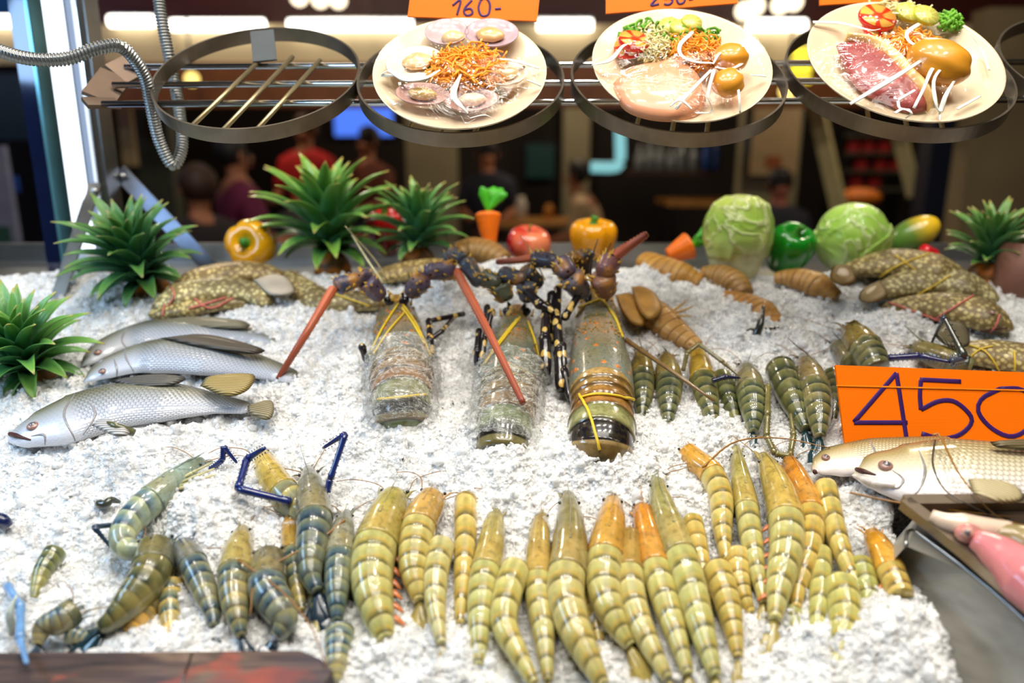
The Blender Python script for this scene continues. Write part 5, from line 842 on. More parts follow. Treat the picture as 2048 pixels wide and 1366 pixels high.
# ---------------------------------------------------------------- post, glowing tube, braces, conduit
def vert(px, py, d, zt, wx, wy, name, mat, parent): b = at(px, py, d); m = MB(); box(m, ((b[0]), b[1], (b[2] + zt) / 2), (wx, wy, zt - b[2])); return m.build(name, mat, parent, smooth=False)
n = NT('anodised_aluminium'); ALU = n.fin(S(128, 140, 160), .45, .6)
pt = thing('aluminium_post', 'aluminium profile post carrying the glowing white tube at the left', 'post', at(212, 505, 1.5))
vert(207, 505, 1.5, 2.3, .034, .05, 'profile', ALU, pt); vert(228, 505, 1.49, 2.3, .008, .06, 'rail', CHROME, pt); vert(240, 505, 1.5, 2.3, .010, .05, 'rail', STEEL, pt); vert(216, 505, 1.47, 2.3, .003, .02, 'groove', NAVY, pt); vert(188, 505, 1.46, 2.3, .010, .03, 'rail', CHROME, pt)
m = MB(); bar(m, at(160, 452, 1.44), at(248, 450, 1.44), .006, .006); m.build('cross_rod', STEEL, pt, smooth=False)
lt = thing('tube_lamp', 'bright white tube lamp standing along the aluminium post', 'light', at(170, 505, 1.44)); b = at(172, 500, 1.44); m = MB(); tube(m, [b, A(b[0], b[1], 2.2)], .0165, 16, 2); m.build('tube', glow('white_tube', S(232, 243, 255), 2.4), lt); m = MB(); lathe(m, b - A(0, 0, .02), [(.001, 0), (.024, 0), (.024, .02), (.001, .02)]); m.build('end_cap', plain('white_cap', S(220, 226, 232), .4), lt); m = MB(); bar(m, b + A(.0, .03, 0), A(b[0], b[1] + .03, 2.2), .05, .02, A(0, 1, 0)); m.build('backplate', ALU, lt, smooth=False)
gp = thing('glass_panel', 'dark blue glossy side panel left of the glowing tube', 'panel', at(120, 540, 1.5)); vert(146, 560, 1.5, 2.3, .006, .05, 'edge', plain('teal_edge', S(96, 150, 160), .2, .6), gp); vert(120, 560, 1.52, 2.3, .035, .012, 'sheet', plain('navy_gloss', S(8, 26, 64), .08, .3, 1), gp)
fb = thing('flat_brace', 'dull flat steel brace slanting down left from the post', 'brace', at(110, 610, 1.36)); m = MB(); bar(m, at(190, 368, 1.42), at(104, 630, 1.34), .024, .004, FW); m.build('strap', DARKSTEEL, fb, smooth=False); m = MB(); ell(m, at(190, 382, 1.41), .007); m.build('bolt', STEEL, fb)
fb = thing('polished_brace', 'polished steel brace slanting down right from the post', 'brace', at(420, 540, 1.46)); m = MB(); bar(m, at(238, 342, 1.5), at(440, 556, 1.46), .030, .005, FW); m.build('strap', plain('brace_steel', S(112, 120, 138), .38, .8), fb, smooth=False); m = MB(); ell(m, at(246, 352, 1.49), .006); m.build('bolt', STEEL, fb)
P = cr([at(*q) for q in ((-40, 88, .98), (50, 116, .98), (130, 118, .99), (195, 97, 1.0), (246, 96, 1.02), (288, 150, 1.06), (302, 210, 1.09), (318, 280, 1.12), (345, 330, 1.14), (364, 296, 1.15), (360, 230, 1.15), (346, 150, 1.15), (335, 100, 1.14), (322, 30, 1.13), (312, -50, 1.12))], 900)
t = thing('flexible_conduit', 'grey ribbed flexible conduit looping beside the empty ring', 'cable', P[450]); m = MB(); sweep(m, P, .0082 * (1 + .13 * np.sin(np.arange(900) * 2 * PI / 6)), up=FW, n=12); m.build('sleeve', plain('ribbed_metal', S(150, 152, 150), .35, .8), t)
# ---------------------------------------------------------------- dish rack with four rings
TH = math.radians(33.5); YT = A(0, math.cos(TH), math.sin(TH)); NR = A(0, -math.sin(TH), math.cos(TH))
RP = Plane(at(1024, 165, 1.08), NR); rk = thing('dish_rack', 'steel rail rack with four plate rings hanging over the ice', 'rack', RP.hit(1024, 165)); RING = plain('brushed_ring_steel', S(118, 108, 94), .38, .85, vary=.2, sc=25)
for i, (cx_, cy_, w_) in enumerate(((514, 147, 408), (922, 153, 414), (1356, 149, 428), (1796, 139, 436), (2236, 130, 440))):
    c = RP.hit(cx_, cy_); R = w_ / 2 * dep(c) / FPX; m = MB(); lathe(m, c, [(R, -.022), (R, 0), (R - .003, 0), (R - .003, -.022), (R, -.022)], np.stack([RX, YT, NR]), 90); r_o = m.build('plate_ring', RING, rk, smooth=False)
    for k in (-1, 0, 1):
        a = c + RX * (R * .30 * k + .03) + YT * math.sqrt(max(0, R * R - (R * .3 * k + .03) ** 2)) * .62 - NR * .02; b = c + RX * (R * .30 * k - .03) - YT * math.sqrt(max(0, R * R - (R * .3 * k - .03) ** 2)) * .97 - NR * .02; m = MB(); tube(m, [a, b], .0034, 8, 2); m.build('cross_bar', plain('dull_brass_rod', S(176, 158, 120), .35, .8), r_o)
    if i == 0: m = MB(); bar(m, RP.hit(524, 62, .006), RP.hit(530, 122, -.016), .036, .003, NR); m.build('clip', plain('grey_clip', S(56, 62, 66), .5, .4), r_o, smooth=False)
for y0, x0 in ((130, 250), (166, 226), (206, 205)): m = MB(); tube(m, [RP.hit(x0, y0 + (4 if y0 < 200 else 2), -.026), RP.hit(2400, y0 - 8, -.026)], .0048, 10, 2); m.build('rail', CHROME, rk)
m = MB(); pp = [RP.hit(275, 128, -.03), RP.hit(232, 150, -.03), RP.hit(196, 198, -.03), RP.hit(210, 214, -.03)]
for a, b in zip(pp[:-1], pp[1:]): bar(m, a, b, .045, .006, NR + A(.5, 0, 0))
m.build('bracket', plain('brown_bracket', S(112, 92, 76), .5, .5), rk, smooth=False)
# plates with food under film
TP = math.radians(42.5); YP = A(0, math.cos(TP), math.sin(TP)); NP_ = A(0, -math.sin(TP), math.cos(TP)); CHINA = plain('cream_china', S(234, 214, 182), .2, 0, .6, vary=.02)
n = NT('cling_film'); s = n.nd('ShaderNodeBsdfTransparent'); g = n.nd('ShaderNodeBsdfGlossy'); g.inputs['Roughness'].default_value = .08; mx = n.nd('ShaderNodeMixShader'); fr = n.nd('ShaderNodeFresnel'); fr.inputs[0].default_value = 1.3
bp = n.nd('ShaderNodeBump'); bp.inputs['Strength'].default_value = .7; bp.inputs['Distance'].default_value = .01; n.put(bp.inputs['Height'], n.noise(14, n.ob(), 4, 2)); n.put(g.inputs['Normal'], bp.outputs[0]); n.put(mx.inputs[0], .05); n.put(mx.inputs[1], s.outputs[0]); n.put(mx.inputs[2], g.outputs[0]); n.put(n.o.inputs['Surface'], mx.outputs[0]); CFILM = n.m
CREASE_HL = plain('crease_highlight', S(255, 252, 240), .15, 0, .6, vary=.02)  # white ridges stand in for the highlights along the film's creases
def plate(lb, cx_, cy_, w_, d, crease_highlights):
    c = at(cx_, cy_, d); R = w_ / 2 * d / FPX; X_ = np.stack([RX, YP, NP_]); t = thing('plate', lb, 'plate', c, None); m = MB()
    lathe(m, c, [(.0005, -.012), (R * .45, -.012), (R * .66, -.011), (R * .74, -.004), (R * .98, .004), (R, .0055), (R * .995, .0025), (R * .75, -.008), (R * .66, -.016), (.0005, -.016)], X_, 80); m.build('dish', CHINA, t); pl = Plane(c, NP_)
    m = MB(); V = []; nr = 14
    lathe(m, c, [(max(.0005, R * k), .006 + .030 * math.cos(min(1, k) * PI / 2) ** .6) for k in np.linspace(0, .99, nr)], X_, 60, lambda p, ph: np.ones((len(p), len(ph)))); f = m.build('cling_film', CFILM, t)
    for cs in crease_highlights:
        P = cr([pl.hit(x, y, .034 if math.hypot(x - cx_, (y - cy_) * 1.5) < w_ * .3 else .024 if math.hypot(x - cx_, (y - cy_) * 1.5) < w_ * .42 else .010) for x, y in cs[0]], 20); rr = np.interp(np.linspace(0, 1, 20), np.linspace(0, 1, len(cs[1])), cs[1]) * d / FPX; m = MB(); sweep(m, P, rr, rr * .35, up=NP_, n=8); m.build('crease_highlight', CREASE_HL, f)
    return t, pl, R, c
SHELL = tinted('shell_lip', .3, .5, .15, 60, .2); MEAT = tinted('pale_meat', .3, .5, .2, 50, .3)
def halfshell(lb, pl, px, py, w_, hh, ang, meat, mc, lip, grp='half shells on the first plate'):
    c = pl.hit(px, py, .004); k = dep(c) / FPX; X0 = RX * math.cos(ang) + YP * math.sin(ang); Y0 = np.cross(NP_, X0); X_ = np.stack([X0, Y0, NP_]); t = thing('half_shell', lb, 'shellfish', c, grp); a, b = w_ / 2 * k * 1.12, hh / 2 * k * 1.5
    fnn = lambda p, ph: np.ones((len(p), 1)) * (np.sqrt(1 / (np.cos(ph) ** 2 + (np.sin(ph) * a / b) ** 2)))[None] * (1 + .02 * np.sin(ph * 24))[None]
    m = MB(); lathe(m, c, [(.0004, 0), (a * .5, .0), (a * .85, .005), (a, .011), (a * .93, .011), (a * .78, .007), (a * .4, .0035), (.0004, .003)], X_, 48, fnn); m.build('shell', SHELL, t, lip); m = MB(); ell(m, c + NP_ * .009 + Y0 * meat[1] * b + X0 * meat[0] * a, (a * .5, b * .42, .007), X_, 20, 12, lambda D: 1 + .12 * vnoise(D[:, 0] * 4 + 3, D[:, 1] * 4 + 7, 3)); m.build('meat', MEAT, t, mc)
def shreds(name, lb, pl, px, py, w_, hh, n_, cols, h0=.004, pile=.02, ln=.035, r=.0013, cat='garnish', seed=1):
    r_ = np.random.RandomState(seed); k = dep(pl.hit(px, py)) / FPX; m = MB()
    for i in range(n_):
        a = r_.uniform(0, 2 * PI); q = math.sqrt(r_.uniform(0, 1)); x, y = px + w_ / 2 * q * math.cos(a), py + hh / 2 * q * math.sin(a); z = h0 + pile * (1 - q * q) * r_.uniform(.3, 1); c = pl.hit(x, y, z); dv = RX * r_.normal() + YP * r_.normal() + NP_ * r_.normal() * .35; dv = nrm(dv) * ln * r_.uniform(.5, 1) / 2; bd = NP_ * r_.uniform(-.2, .3) * ln + RX * r_.normal() * .1 * ln; tube(m, [c - dv, c + bd, c + dv], r, 4, 5)
    return tag(m.build(name, cols), lb, cat, kind='stuff')
CARS = plain('shredded_carrot', S(255, 160, 30), .4, 0, .3, vary=.12, sc=120); CABS = plain('shredded_cabbage', S(226, 212, 150), .45, vary=.15, sc=120); GRNS = plain('parsley_green', S(96, 158, 26), .5, vary=.25, sc=120)
def slice_(name, lb, pl, px, py, wpx, mat, skin, tilt=(0, 0), grp=None, h=.008, th=.005):
    c = pl.hit(px, py, h); k = dep(c) / FPX; z = nrm(NP_ + RX * tilt[0] + YP * tilt[1]); X_ = axes(z); r = wpx / 2 * k; t = thing(name, lb, 'garnish', c, grp); m = MB(); lathe(m, c, [(.0004, 0), (r * .97, 0), (r * .97, th), (.0004, th * 1.02)], X_, 36); m.build('flesh', mat, t); m = MB(); lathe(m, c, [(r * .97, -.0002), (r * 1.03, th * .5), (r * .97, th + .0002)], X_, 36); m.build('rind', skin, t)
n = NT('tomato_flesh'); s = n.sep(n.uv()); q = n.ma('ABSOLUTE', n.ma('SUBTRACT', n.ma('FRACT', n.ma('MULTIPLY', s[1], 5)), .5)); u1 = n.ramp(s[0], [(.66, 0), (.67, 1)]); seed_ = n.ma('MULTIPLY', n.ramp(q, [(.10, 0), (.2, 1)]), n.ramp(s[0], [(.70, 1), (.86, 1), (.93, 0)])); TOM = n.fin(n.mix(seed_, S(226, 62, 26), S(246, 180, 80)), .2, 0, .6); TOMS = plain('tomato_skin', S(216, 30, 16), .2, 0, .6)
n = NT('cucumber_flesh'); s = n.sep(n.uv()); q = n.ma('ABSOLUTE', n.ma('SUBTRACT', n.ma('FRACT', n.ma('MULTIPLY', s[1], 9)), .5)); CUC = n.fin(n.mix(n.ma('MULTIPLY', n.ramp(q, [(.05, 0), (.2, .8)]), n.ramp(s[0], [(.74, 1), (.86, 1), (.9, 0)])), S(232, 226, 130), S(206, 196, 80)), .3, 0, .4); CUCS = plain('cucumber_skin', S(190, 200, 60), .35)
POT = plain('golden_potato', S(214, 144, 36), .35, 0, .5, vary=.14, sc=25, bump=.2)
def potato(lb, pl, px, py, wa, wb, ang, h=.022):
    c = pl.hit(px, py, h); k = dep(c) / FPX; X0 = RX * math.cos(ang) + YP * math.sin(ang); X_ = np.stack([X0, np.cross(NP_, X0), NP_]); t = thing('potato', lb, 'vegetable', c, None); m = MB(); ell(m, c, (wa / 2 * k, wb / 2 * k, wb / 2 * k * .8), X_, 32, 22, lambda D: 1 + .10 * vnoise(D[:, 0] * 2 + 3, D[:, 1] * 2 + D[:, 2] * 2, 9)); m.build('flesh', POT, t)
    m = MB()
    for q in range(5): a = RN.uniform(0, 2 * PI); v = A(math.cos(a) * .5, math.sin(a) * .5, .7); ell(m, c + (v * A(wa / 2 * k, wb / 2 * k, wb / 2 * k * .82)) @ X_, .0015, n=6, m=4)
    m.build('eyelet', plain('potato_eye', S(120, 70, 20), .6), t)
t1, p1, R1, c1 = plate('cream plate of half shells around shredded carrot', 920, 146, 346, 1.035, [([(1000, 118), (1030, 122), (1078, 136)], (3, 5, 4)), ([(908, 200), (908, 180), (922, 148)], (7, 6, 2)), ([(908, 196), (920, 210), (936, 226)], (6, 5, 3)), ([(880, 140), (850, 156), (812, 158), (778, 140)], (2, 5, 8, 5)), ([(778, 140), (764, 150), (800, 150)], (3, 6, 2)), ([(1054, 160), (1080, 170)], (3, 5)), ([(922, 232), (932, 246), (950, 238)], (1.2, 2, 1)), ([(940, 236), (970, 230), (990, 240)], (1, 2, 1)), ([(770, 190), (790, 210)], (1, 4))])
LIP = S(186, 144, 132)
for a in (('shell at the back left of the carrot heap with a mauve rim', 894, 76, 78, 56, .15, (.25, -.45), S(226, 190, 140), S(200, 176, 178)), ('shell at the back right of the carrot heap with a round pale scallop', 984, 78, 96, 62, -.1, (-.05, -.1), S(226, 178, 116), S(192, 164, 172)), ('white shell at the left of the carrot heap', 832, 138, 106, 72, .2, (.1, .1), S(230, 186, 130), S(236, 220, 196)),
          ('shell at the front left with an olive mussel', 846, 200, 98, 44, -.15, (0, .05), S(198, 160, 80), LIP), ('shell at the front right with a cream scallop', 944, 212, 96, 46, .15, (0, .05), S(230, 196, 156), LIP), ('shell at the right of the carrot heap', 1012, 160, 80, 46, .25, (0, .05), S(220, 190, 136), S(230, 206, 176))): halfshell(a[0], p1, *a[1:])
shreds('parsley', 'green leaf bed under the carrot heap of the shellfish plate', p1, 928, 142, 130, 84, 120, GRNS, .006, .012, .02, .002, seed=2); shreds('carrot_shreds', 'heap of shredded carrot on the shellfish plate', p1, 935, 138, 150, 88, 420, CARS, .010, .026, .032, .0014, seed=3)
t2, p2, R2, c2 = plate('cream plate with a pink fillet, potatoes and salad', 1362, 130, 356, 1.035, [([(1184, 130), (1220, 120), (1246, 92), (1262, 88)], (3, 6, 4, 3)), ([(1385, 64), (1360, 90), (1364, 112), (1394, 124), (1426, 126)], (4, 5, 4, 4, 2)), ([(1426, 128), (1440, 106), (1464, 100), (1484, 106), (1486, 124), (1460, 138), (1430, 134)], (2, 3, 4, 3, 4, 3, 2)), ([(1422, 140), (1380, 184), (1352, 218)], (3, 4, 3)), ([(1428, 140), (1416, 190), (1424, 222), (1392, 226)], (4, 3, 3, 3)), ([(1470, 140), (1478, 190), (1480, 226)], (2, 3, 2)), ([(1340, 212), (1360, 200), (1384, 218)], (3, 4, 3)), ([(1500, 150), (1530, 152)], (2, 4))])
def meatslab(name, lb, pl, out, th, mat, cat='meat', h=.003): m = MB(); slab(m, np.array([pl.hit(x, y, h) for x, y in cr(out + [out[0]], 49)[:-1]]), NP_, th, dome=.5, rings=7); return m.build(name, mat)
FIL = plain('pink_fillet', S(228, 158, 118), .35, 0, .4, vary=.06, sc=30, bump=.1)
o = meatslab('fillet', '', p2, [(1226, 168), (1258, 142), (1310, 130), (1350, 124), (1384, 140), (1404, 170), (1412, 206), (1392, 232), (1346, 244), (1288, 238), (1244, 216)], .018, FIL); tag(o, 'smooth pink fillet covering the front of the middle plate', 'meat')
shreds('lettuce', 'green leaf frill at the back of the middle plate', p2, 1340, 70, 200, 60, 110, GRNS, .004, .012, .022, .0022, seed=5); shreds('cabbage_shreds', 'pale shredded cabbage between tomato and carrot on the middle plate', p2, 1310, 92, 70, 70, 170, CABS, .006, .02, .03, .0012, seed=6); shreds('carrot_shreds', 'heap of shredded carrot on the middle plate', p2, 1388, 100, 90, 70, 260, CARS, .006, .024, .032, .0013, seed=7)
slice_('tomato_slice', 'tomato slice lying flat at the left of the middle plate', p2, 1268, 88, 66, TOM, TOMS, (.1, .1), None, .014, .008); slice_('tomato_slice', 'tomato slice propped under the other at the left of the middle plate', p2, 1258, 98, 60, TOM, TOMS, (-.2, -.1), None, .006, .006)
for x, y, lb in ((1338, 54, 'left cucumber slice at the back of the middle plate'), (1360, 58, 'middle cucumber slice at the back of the middle plate'), (1382, 48, 'right cucumber slice at the back of the middle plate')): slice_('cucumber_slice', lb, p2, x, y, 42, CUC, CUCS, (.1 * (x - 1360) / 20, -.1), 'cucumber slices on the middle plate', .012 + (x - 1338) * .0001)
potato('upper golden potato on the middle plate', p2, 1460, 116, 70, 62, .2); potato('lower golden potato on the middle plate', p2, 1456, 166, 66, 60, .9)
t3, p3, R3, c3 = plate('cream plate with raw red steak and a large potato', 1806, 122, 380, 1.03, [([(1626, 44), (1680, 46), (1740, 60), (1760, 58)], (4, 5, 4, 2)), ([(1838, 48), (1814, 66), (1822, 86), (1848, 92), (1874, 80)], (5, 5, 4, 4, 2)), ([(1700, 208), (1740, 184), (1800, 148), (1866, 106)], (4, 6, 4, 3)), ([(1876, 84), (1902, 96), (1912, 112)], (2, 4, 2)), ([(1892, 122), (1866, 136), (1846, 180), (1828, 216)], (3, 4, 3, 3)), ([(1890, 128), (1868, 160), (1872, 206), (1880, 224), (1892, 190), (1916, 150)], (3, 3, 4, 5, 3, 2)), ([(1796, 200), (1830, 180)], (3, 3)), ([(1796, 202), (1800, 216), (1820, 220)], (3, 3, 3)), ([(1790, 226), (1806, 218), (1824, 226), (1812, 236)], (3, 3, 3, 2)), ([(1938, 66), (1964, 100), (1978, 140)], (1, 3, 3)), ([(1914, 218), (1960, 192)], (3, 3)), ([(1880, 226), (1880, 240)], (3, 1))])
n = NT('raw_beef'); a = n.noise(40, n.ob(), 4, 1); n.bump(a, .4, .003); BEEF = n.fin(n.mix(n.ramp(a, [(.45, 0), (.7, .6)]), S(150, 56, 56), S(196, 116, 108)), .35, 0, .4); FAT = plain('yellow_fat', S(240, 196, 120), .4, 0, .3, vary=.08)
t = thing('steak', 'raw red steak with a yellow fat edge on the right plate', 'meat', p3.hit(1760, 150)); o = meatslab('lean', '', p3, [(1672, 92), (1700, 84), (1742, 96), (1772, 116), (1806, 152), (1846, 194), (1856, 218), (1830, 226), (1800, 222), (1766, 204), (1734, 192), (1696, 156)], .016, BEEF); M_ = o.matrix_basis.copy(); o.parent = t; o.location = o.location - t.location
m = MB(); P = cr([p3.hit(x, y, .012) for x, y in ((1690, 80), (1744, 88), (1780, 112), (1816, 148), (1852, 190), (1862, 210))], 30); sweep(m, P, .008 * interp(np.linspace(0, 1, 30), [(0, .5), (.3, 1), (.8, 1), (1, .3)]), .012, up=NP_, n=12); m.build('fat_edge', FAT, t)
shreds('cabbage_shreds', 'pale shreds under the tomato on the right plate', p3, 1770, 92, 90, 44, 130, CABS, .004, .012, .03, .0012, seed=8); shreds('carrot_shreds', 'shredded carrot beside the large potato', p3, 1824, 96, 90, 70, 240, CARS, .005, .018, .032, .0013, seed=9); shreds('parsley', 'parsley sprig at the back right of the right plate', p3, 1900, 42, 44, 40, 60, GRNS, .006, .014, .014, .0024, seed=10); shreds('salad_bed', 'orange and pale shreds at the back of the right plate', p3, 1790, 22, 120, 36, 90, CABS, .004, .012, .028, .0014, seed=11)
slice_('tomato_slice', 'tomato slice lying on top at the back left of the right plate', p3, 1752, 40, 74, TOM, TOMS, (.05, -.05), None, .018, .007); slice_('tomato_slice', 'tomato slice under the top one on the right plate', p3, 1756, 62, 68, TOM, TOMS, (.1, -.1), None, .008, .007)
for x, y, lb in ((1816, 28, 'left cucumber slice at the back of the right plate'), (1850, 34, 'right cucumber slice at the back of the right plate')): slice_('cucumber_slice', lb, p3, x, y, 52, CUC, CUCS, (.1, -.15), 'cucumber slices on the right plate', .014)
potato('large golden potato on the right plate', p3, 1876, 124, 120, 96, -.7, .026)
# ---------------------------------------------------------------- orange price signs
n = NT('orange_cardboard'); s = n.sep(n.uv()); q = n.ma('ABSOLUTE', n.ma('SUBTRACT', n.ma('FRACT', n.ma('MULTIPLY', s[1], 24)), .5)); n.bump(q, .06, .001); ORC = n.fin(n.mix(n.ramp(q, [(0, .04), (.2, 0)]), S(255, 118, 0), S(226, 88, 0)), .45, spec=.3)
INK = plain('purple_marker', S(58, 20, 92), .5, vary=.15, sc=40)
def sign(lb, pl, quad, strokes, sw, th=.004, stick=None, fold=None, grp='orange price signs'):
    q = [pl.hit(x, y) for x, y in quad]; base = (q[2] + q[3]) / 2; t = thing('price_sign', lb, 'sign', base, grp); m = MB(); quadbox(m, *q, -pl.n * th); m.build('card', ORC, t, smooth=False)
    for s_ in strokes:
        P = np.array([pl.hit(x, y, .0006) for x, y in (cr(s_, 30) if len(s_) > 2 else np.linspace(s_[0], s_[1], 12))]); m = MB(); rr = sw / 2 * dep(P[0]) / FPX; sweep(m, P, rr, .0005, up=pl.n, n=8); m.build('handwriting', INK, t)
    if stick: m = MB(); tube(m, [pl.hit(*stick[0], -th * .5), pl.hit(*stick[1], -.002)], .0013, 6, 2); m.build('stick', plain('bamboo_stick', S(206, 176, 120), .5), t)
    return t
PS = Plane(ice(1700, 900, .004), A(.03, -.92, .38))
t = sign('large orange card reading 450 above the white sea bass', PS, [(1671, 730), (2140, 748), (2140, 886), (1690, 889)], [[(1814, 882), (1806, 830), (1793, 746)], [(1793, 746), (1708, 844)], [(1708, 845), (1815, 845)], [(1840, 759), (1922, 763)], [(1842, 760), (1840, 790), (1842, 819)], [(1842, 819), (1879, 802), (1913, 805), (1944, 838), (1923, 867), (1884, 877), (1843, 867)], [(2001, 777), (1964, 797), (1957, 824), (1983, 856), (2021, 873), (2054, 858), (2078, 815), (2046, 780), (2001, 777)]], 9)
m = MB(); bar(m, PS.hit(1673, 771, .0008), PS.hit(2140, 783, .0008), .002, .0012, PS.n); m.build('crease', plain('orange_crease', S(255, 140, 20), .4), t, smooth=False)
n1 = A(0, -.97, .22)
sign('orange card reading 160- stuck in the shellfish plate', Plane(at(948, 36, 1.10), n1), [(826, -50), (1084, -50), (1074, 42), (815, 33)], [[(905, 11), (921, 0), (914, 30)], [(944, 0), (931, 14), (928, 25), (935, 31), (945, 26), (941, 17), (930, 19)], [(961, 1), (957, 16), (963, 31), (976, 29), (980, 12), (976, 0), (968, -4), (961, 1)], [(990, 18), (1002, 17)]], 4.5, stick=((946, 30), (946, 66)))
sign('orange card reading 250- stuck in the middle plate', Plane(at(1340, 10, 1.10), n1), [(1212, -60), (1478, -60), (1476, 6), (1212, 27)], [[(1300, -6), (1308, -14), (1317, -8), (1302, 10), (1318, 8)], [(1344, -14), (1330, -13), (1329, -3), (1340, -4), (1345, 2), (1338, 9), (1328, 8)], [(1360, -10), (1354, -2), (1358, 7), (1367, 5), (1370, -4), (1366, -11), (1360, -10)], [(1378, -1), (1386, -2)]], 4.5, stick=((1344, 8), (1344, 56)))
sign('orange card mostly above the frame at the steak plate', Plane(at(1716, 0, 1.10), n1), [(1640, -70), (1800, -70), (1800, 0), (1640, 10)], [], 4, stick=((1730, 0), (1750, 40)))
# ---------------------------------------------------------------- timber, steel box, squid tray
def prism(m, out, nn, dn): out = np.asarray(out); k = len(out); m.add(np.vstack([out, out - nn * dn]), [tuple(range(k)), tuple(reversed(range(k, 2 * k)))]); [m.add([out[i], out[i] - nn * dn, out[(i + 1) % k] - nn * dn, out[(i + 1) % k]], [(0, 1, 2, 3)]) for i in range(k)]
n = NT('weathered_timber'); ob = n.ob(); g = n.noise(26, n.scale(ob, .25, 3, 1), 6, 1.0); p_ = n.noise(22, n.scale(ob, .5, 1, 1), 3); c = n.ramp(g, [(.3, S(30, 22, 22)), (.5, S(74, 54, 46)), (.7, S(128, 104, 84))]); c = n.mix(n.ramp(p_, [(.58, 0), (.66, .85)]), c, S(178, 78, 50)); c = n.mix(n.ramp(n.noise(9, ob, 2), [(.5, 0), (.7, .6)]), c, S(58, 52, 66)); n.bump(g, .5, .004); TIM = n.fin(c, .7)
t = thing('timber_board', 'weathered timber board with red paint flecks at the lower left', 'timber', ice(320, 1340)); m = MB(); prism(m, [ice(x, y, .035) for x, y in ((-120, 1306), (300, 1304), (600, 1301), (642, 1318), (664, 1340), (630, 1400), (600, 1480), (-160, 1480))], NI, .05); m.build('board', TIM, t, smooth=False); m = MB(); tube(m, [ice(384, 1306, .0352), ice(352, 1400, .0352)], .0012, 4, 2); m.build('crack', BLACK, t)
n = NT('scuffed_steel'); a = n.noise(14, n.scale(n.ob(), 1, 1, 3), 4); n.bump(a, .06, .002); BXM = n.fin(n.ramp(a, [(.3, S(150, 148, 140)), (.7, S(186, 182, 172))]), n.ramp(a, [(.3, .32), (.7, .5)]), .3)
t = thing('steel_box', 'scuffed stainless steel box with a rounded corner at the lower right', 'box', ice(1950, 1200)); m = MB(); o_ = [ice(x, y, .055) for x, y in cr([(1792, 1110), (1795, 1078), (1804, 1056), (1822, 1050), (1846, 1064)], 14)]; o_ = [ice(x, y, .055) for x, y in cr([(1812, 1092), (1812, 1072), (1820, 1058), (1838, 1068)], 12)]
prism(m, o_ + [ice(x, y, .055) for x, y in ((1951, 1153), (2048, 1238), (2200, 1380), (2500, 1380), (2300, 1000), (1860, 1000))], NI + RX * .34, .20); m.build('body', BXM, t, smooth=False); m = MB(); tube(m, o_ + [ice(x, y, .056) for x, y in ((1951, 1153), (2048, 1238), (2200, 1380))], .0022, 8, 40); m.build('rim', STEEL, t)
t = thing('squid_tray', 'wet metal tray holding pink squid on the steel box', 'tray', ice(1980, 1120, .07)); Pq = [ice(x, y, .068) for x, y in ((1806, 1014), (1930, 1112), (2048, 1214), (2200, 1345), (2480, 1300), (2300, 1010))]; m = MB(); prism(m, Pq, NI, .003); m.build('floor_plate', plain('wet_brown_metal', S(92, 76, 62), .12, .5, .6), t, smooth=False); m = MB()
for a, b in zip(Pq, Pq[1:] + Pq[:1]): bar(m, a + NI * .006, b + NI * .006, .014, .012, NI)
m.build('edge', plain('tray_edge', S(150, 134, 116), .3, .7), t, smooth=False)
SQ = plain('pink_squid_skin', S(224, 134, 138), .25, 0, .7, vary=.14, sc=40, bump=.15); SQC = plain('cream_squid_flesh', S(226, 200, 178), .25, 0, .7, vary=.1, sc=50)
t = thing('squid', 'pink squid with a round eye lying in the wet tray', 'squid', ice(1990, 1110, .075)); m = MB(); P = np.array([ice(x, y, .088) for x, y in cr([(1948, 1078), (1980, 1096), (2030, 1134), (2100, 1210)], 30)]); sweep(m, P, interp(np.linspace(0, 1, 30), [(0, .010), (.25, .018), (.7, .026), (1, .020)]), up=NI, n=20); m.build('mantle', SQ, t)
m = MB(); ell(m, ice(1938, 1068, .086), (.014, .012, .010), np.stack([RX, TI, NI])); m.build('head', plain('squid_head', S(196, 130, 122), .25, 0, .7, vary=.2, sc=80), t); m = MB(); ell(m, ice(1936, 1066, .094), .0058, n=12); eo = m.build('eye', plain('squid_eye', S(214, 166, 150), .1, 0, 1), t); m = MB(); ell(m, ice(1935, 1065, .0985), .0028, n=10); m.build('pupil', PUP, eo)
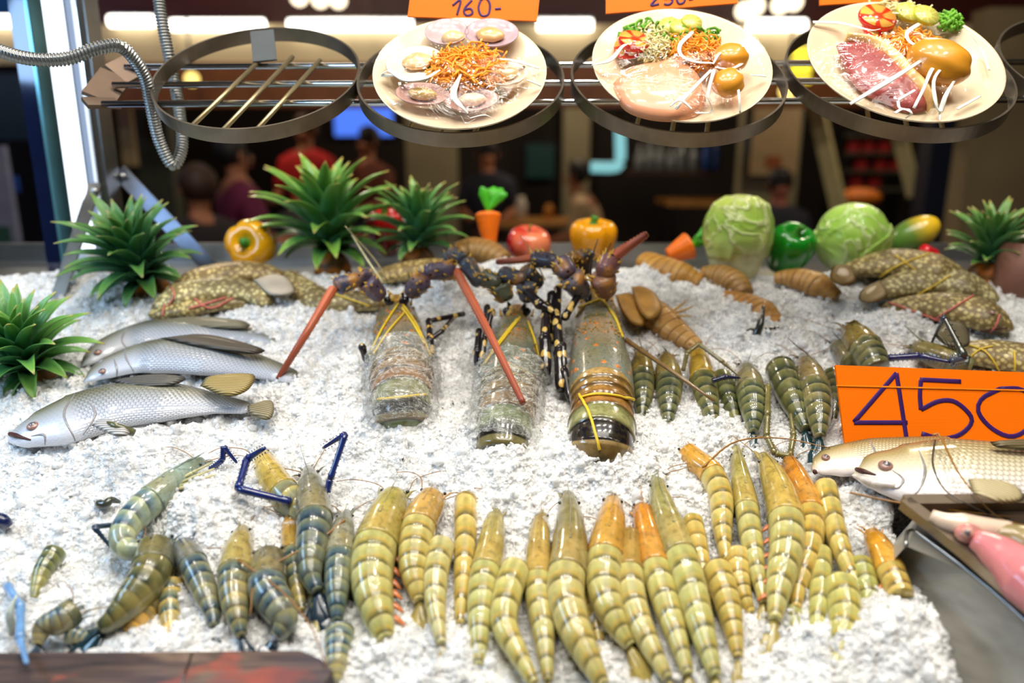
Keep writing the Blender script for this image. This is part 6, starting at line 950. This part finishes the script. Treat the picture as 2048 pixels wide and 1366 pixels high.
for q in range(6): m = MB(); tube(m, [ice(1934 - q, 1064 + q * 2 - 4, .084), ice(1905 - q * 3, 1050 - q * 2, .082), ice(1868 + q * 6, 1032 + q * 3, .078)], [.006, .005, .002], 8); m.build('tentacle', SQC, t)
t = thing('squid', 'cream squid piece at the far end of the wet tray', 'squid', ice(1880, 1040, .075)); m = MB(); P = np.array([ice(x, y, .084) for x, y in cr([(1862, 1030), (1900, 1046), (1960, 1056), (2020, 1062)], 24)]); sweep(m, P, interp(np.linspace(0, 1, 24), [(0, .006), (.4, .013), (1, .010)]), up=NI, n=16); m.build('mantle', SQC, t)
t = thing('squid', 'pale squid at the right edge of the wet tray', 'squid', ice(2080, 1100, .075)); m = MB(); P = np.array([ice(x, y, .084) for x, y in cr([(1990, 1066), (2030, 1076), (2100, 1110)], 20)]); sweep(m, P, interp(np.linspace(0, 1, 20), [(0, .008), (.5, .018), (1, .020)]), up=NI, n=16); m.build('mantle', plain('olive_squid_skin', S(150, 134, 92), .25, 0, .7, vary=.2, sc=60), t)
# long loose feelers lying over the right sea bass and the ice
for k, (pp, hh, lb) in enumerate(((((1866, 870), (1880, 872), (1920, 950), (1990, 1030), (2048, 1050)), .084, 'amber feeler curving over the open-mouthed sea bass'), (((1870, 880), (1866, 930), (1890, 980), (1940, 1010), (2000, 1040)), .084, 'dark feeler crossing the gills of the open-mouthed sea bass'), (((1700, 985), (1790, 1004), (1900, 1020), (2020, 1034)), .07, 'long amber feeler under the belly of the open-mouthed sea bass'), (((1405, 935), (1470, 884), (1560, 876), (1660, 896)), .03, 'thin feeler arching over the ice behind the right prawn cluster'), (((690, 1040), (640, 1078), (520, 1150), (500, 1230)), .035, 'pale feeler crossing the grey glassy prawn'), (((476, 1120), (560, 1180), (620, 1250), (652, 1330)), .04, 'amber feeler from the cream-headed prawn to the timber'))):
    m = MB(); tube(m, [ice(x, y, hh) for x, y in pp], [.0014, .0007], 5); tag(m.build('loose_feeler', LEGM, None, S(150, 104, 40) if k != 1 else S(70, 60, 50)), lb, 'feeler', 'loose feelers')
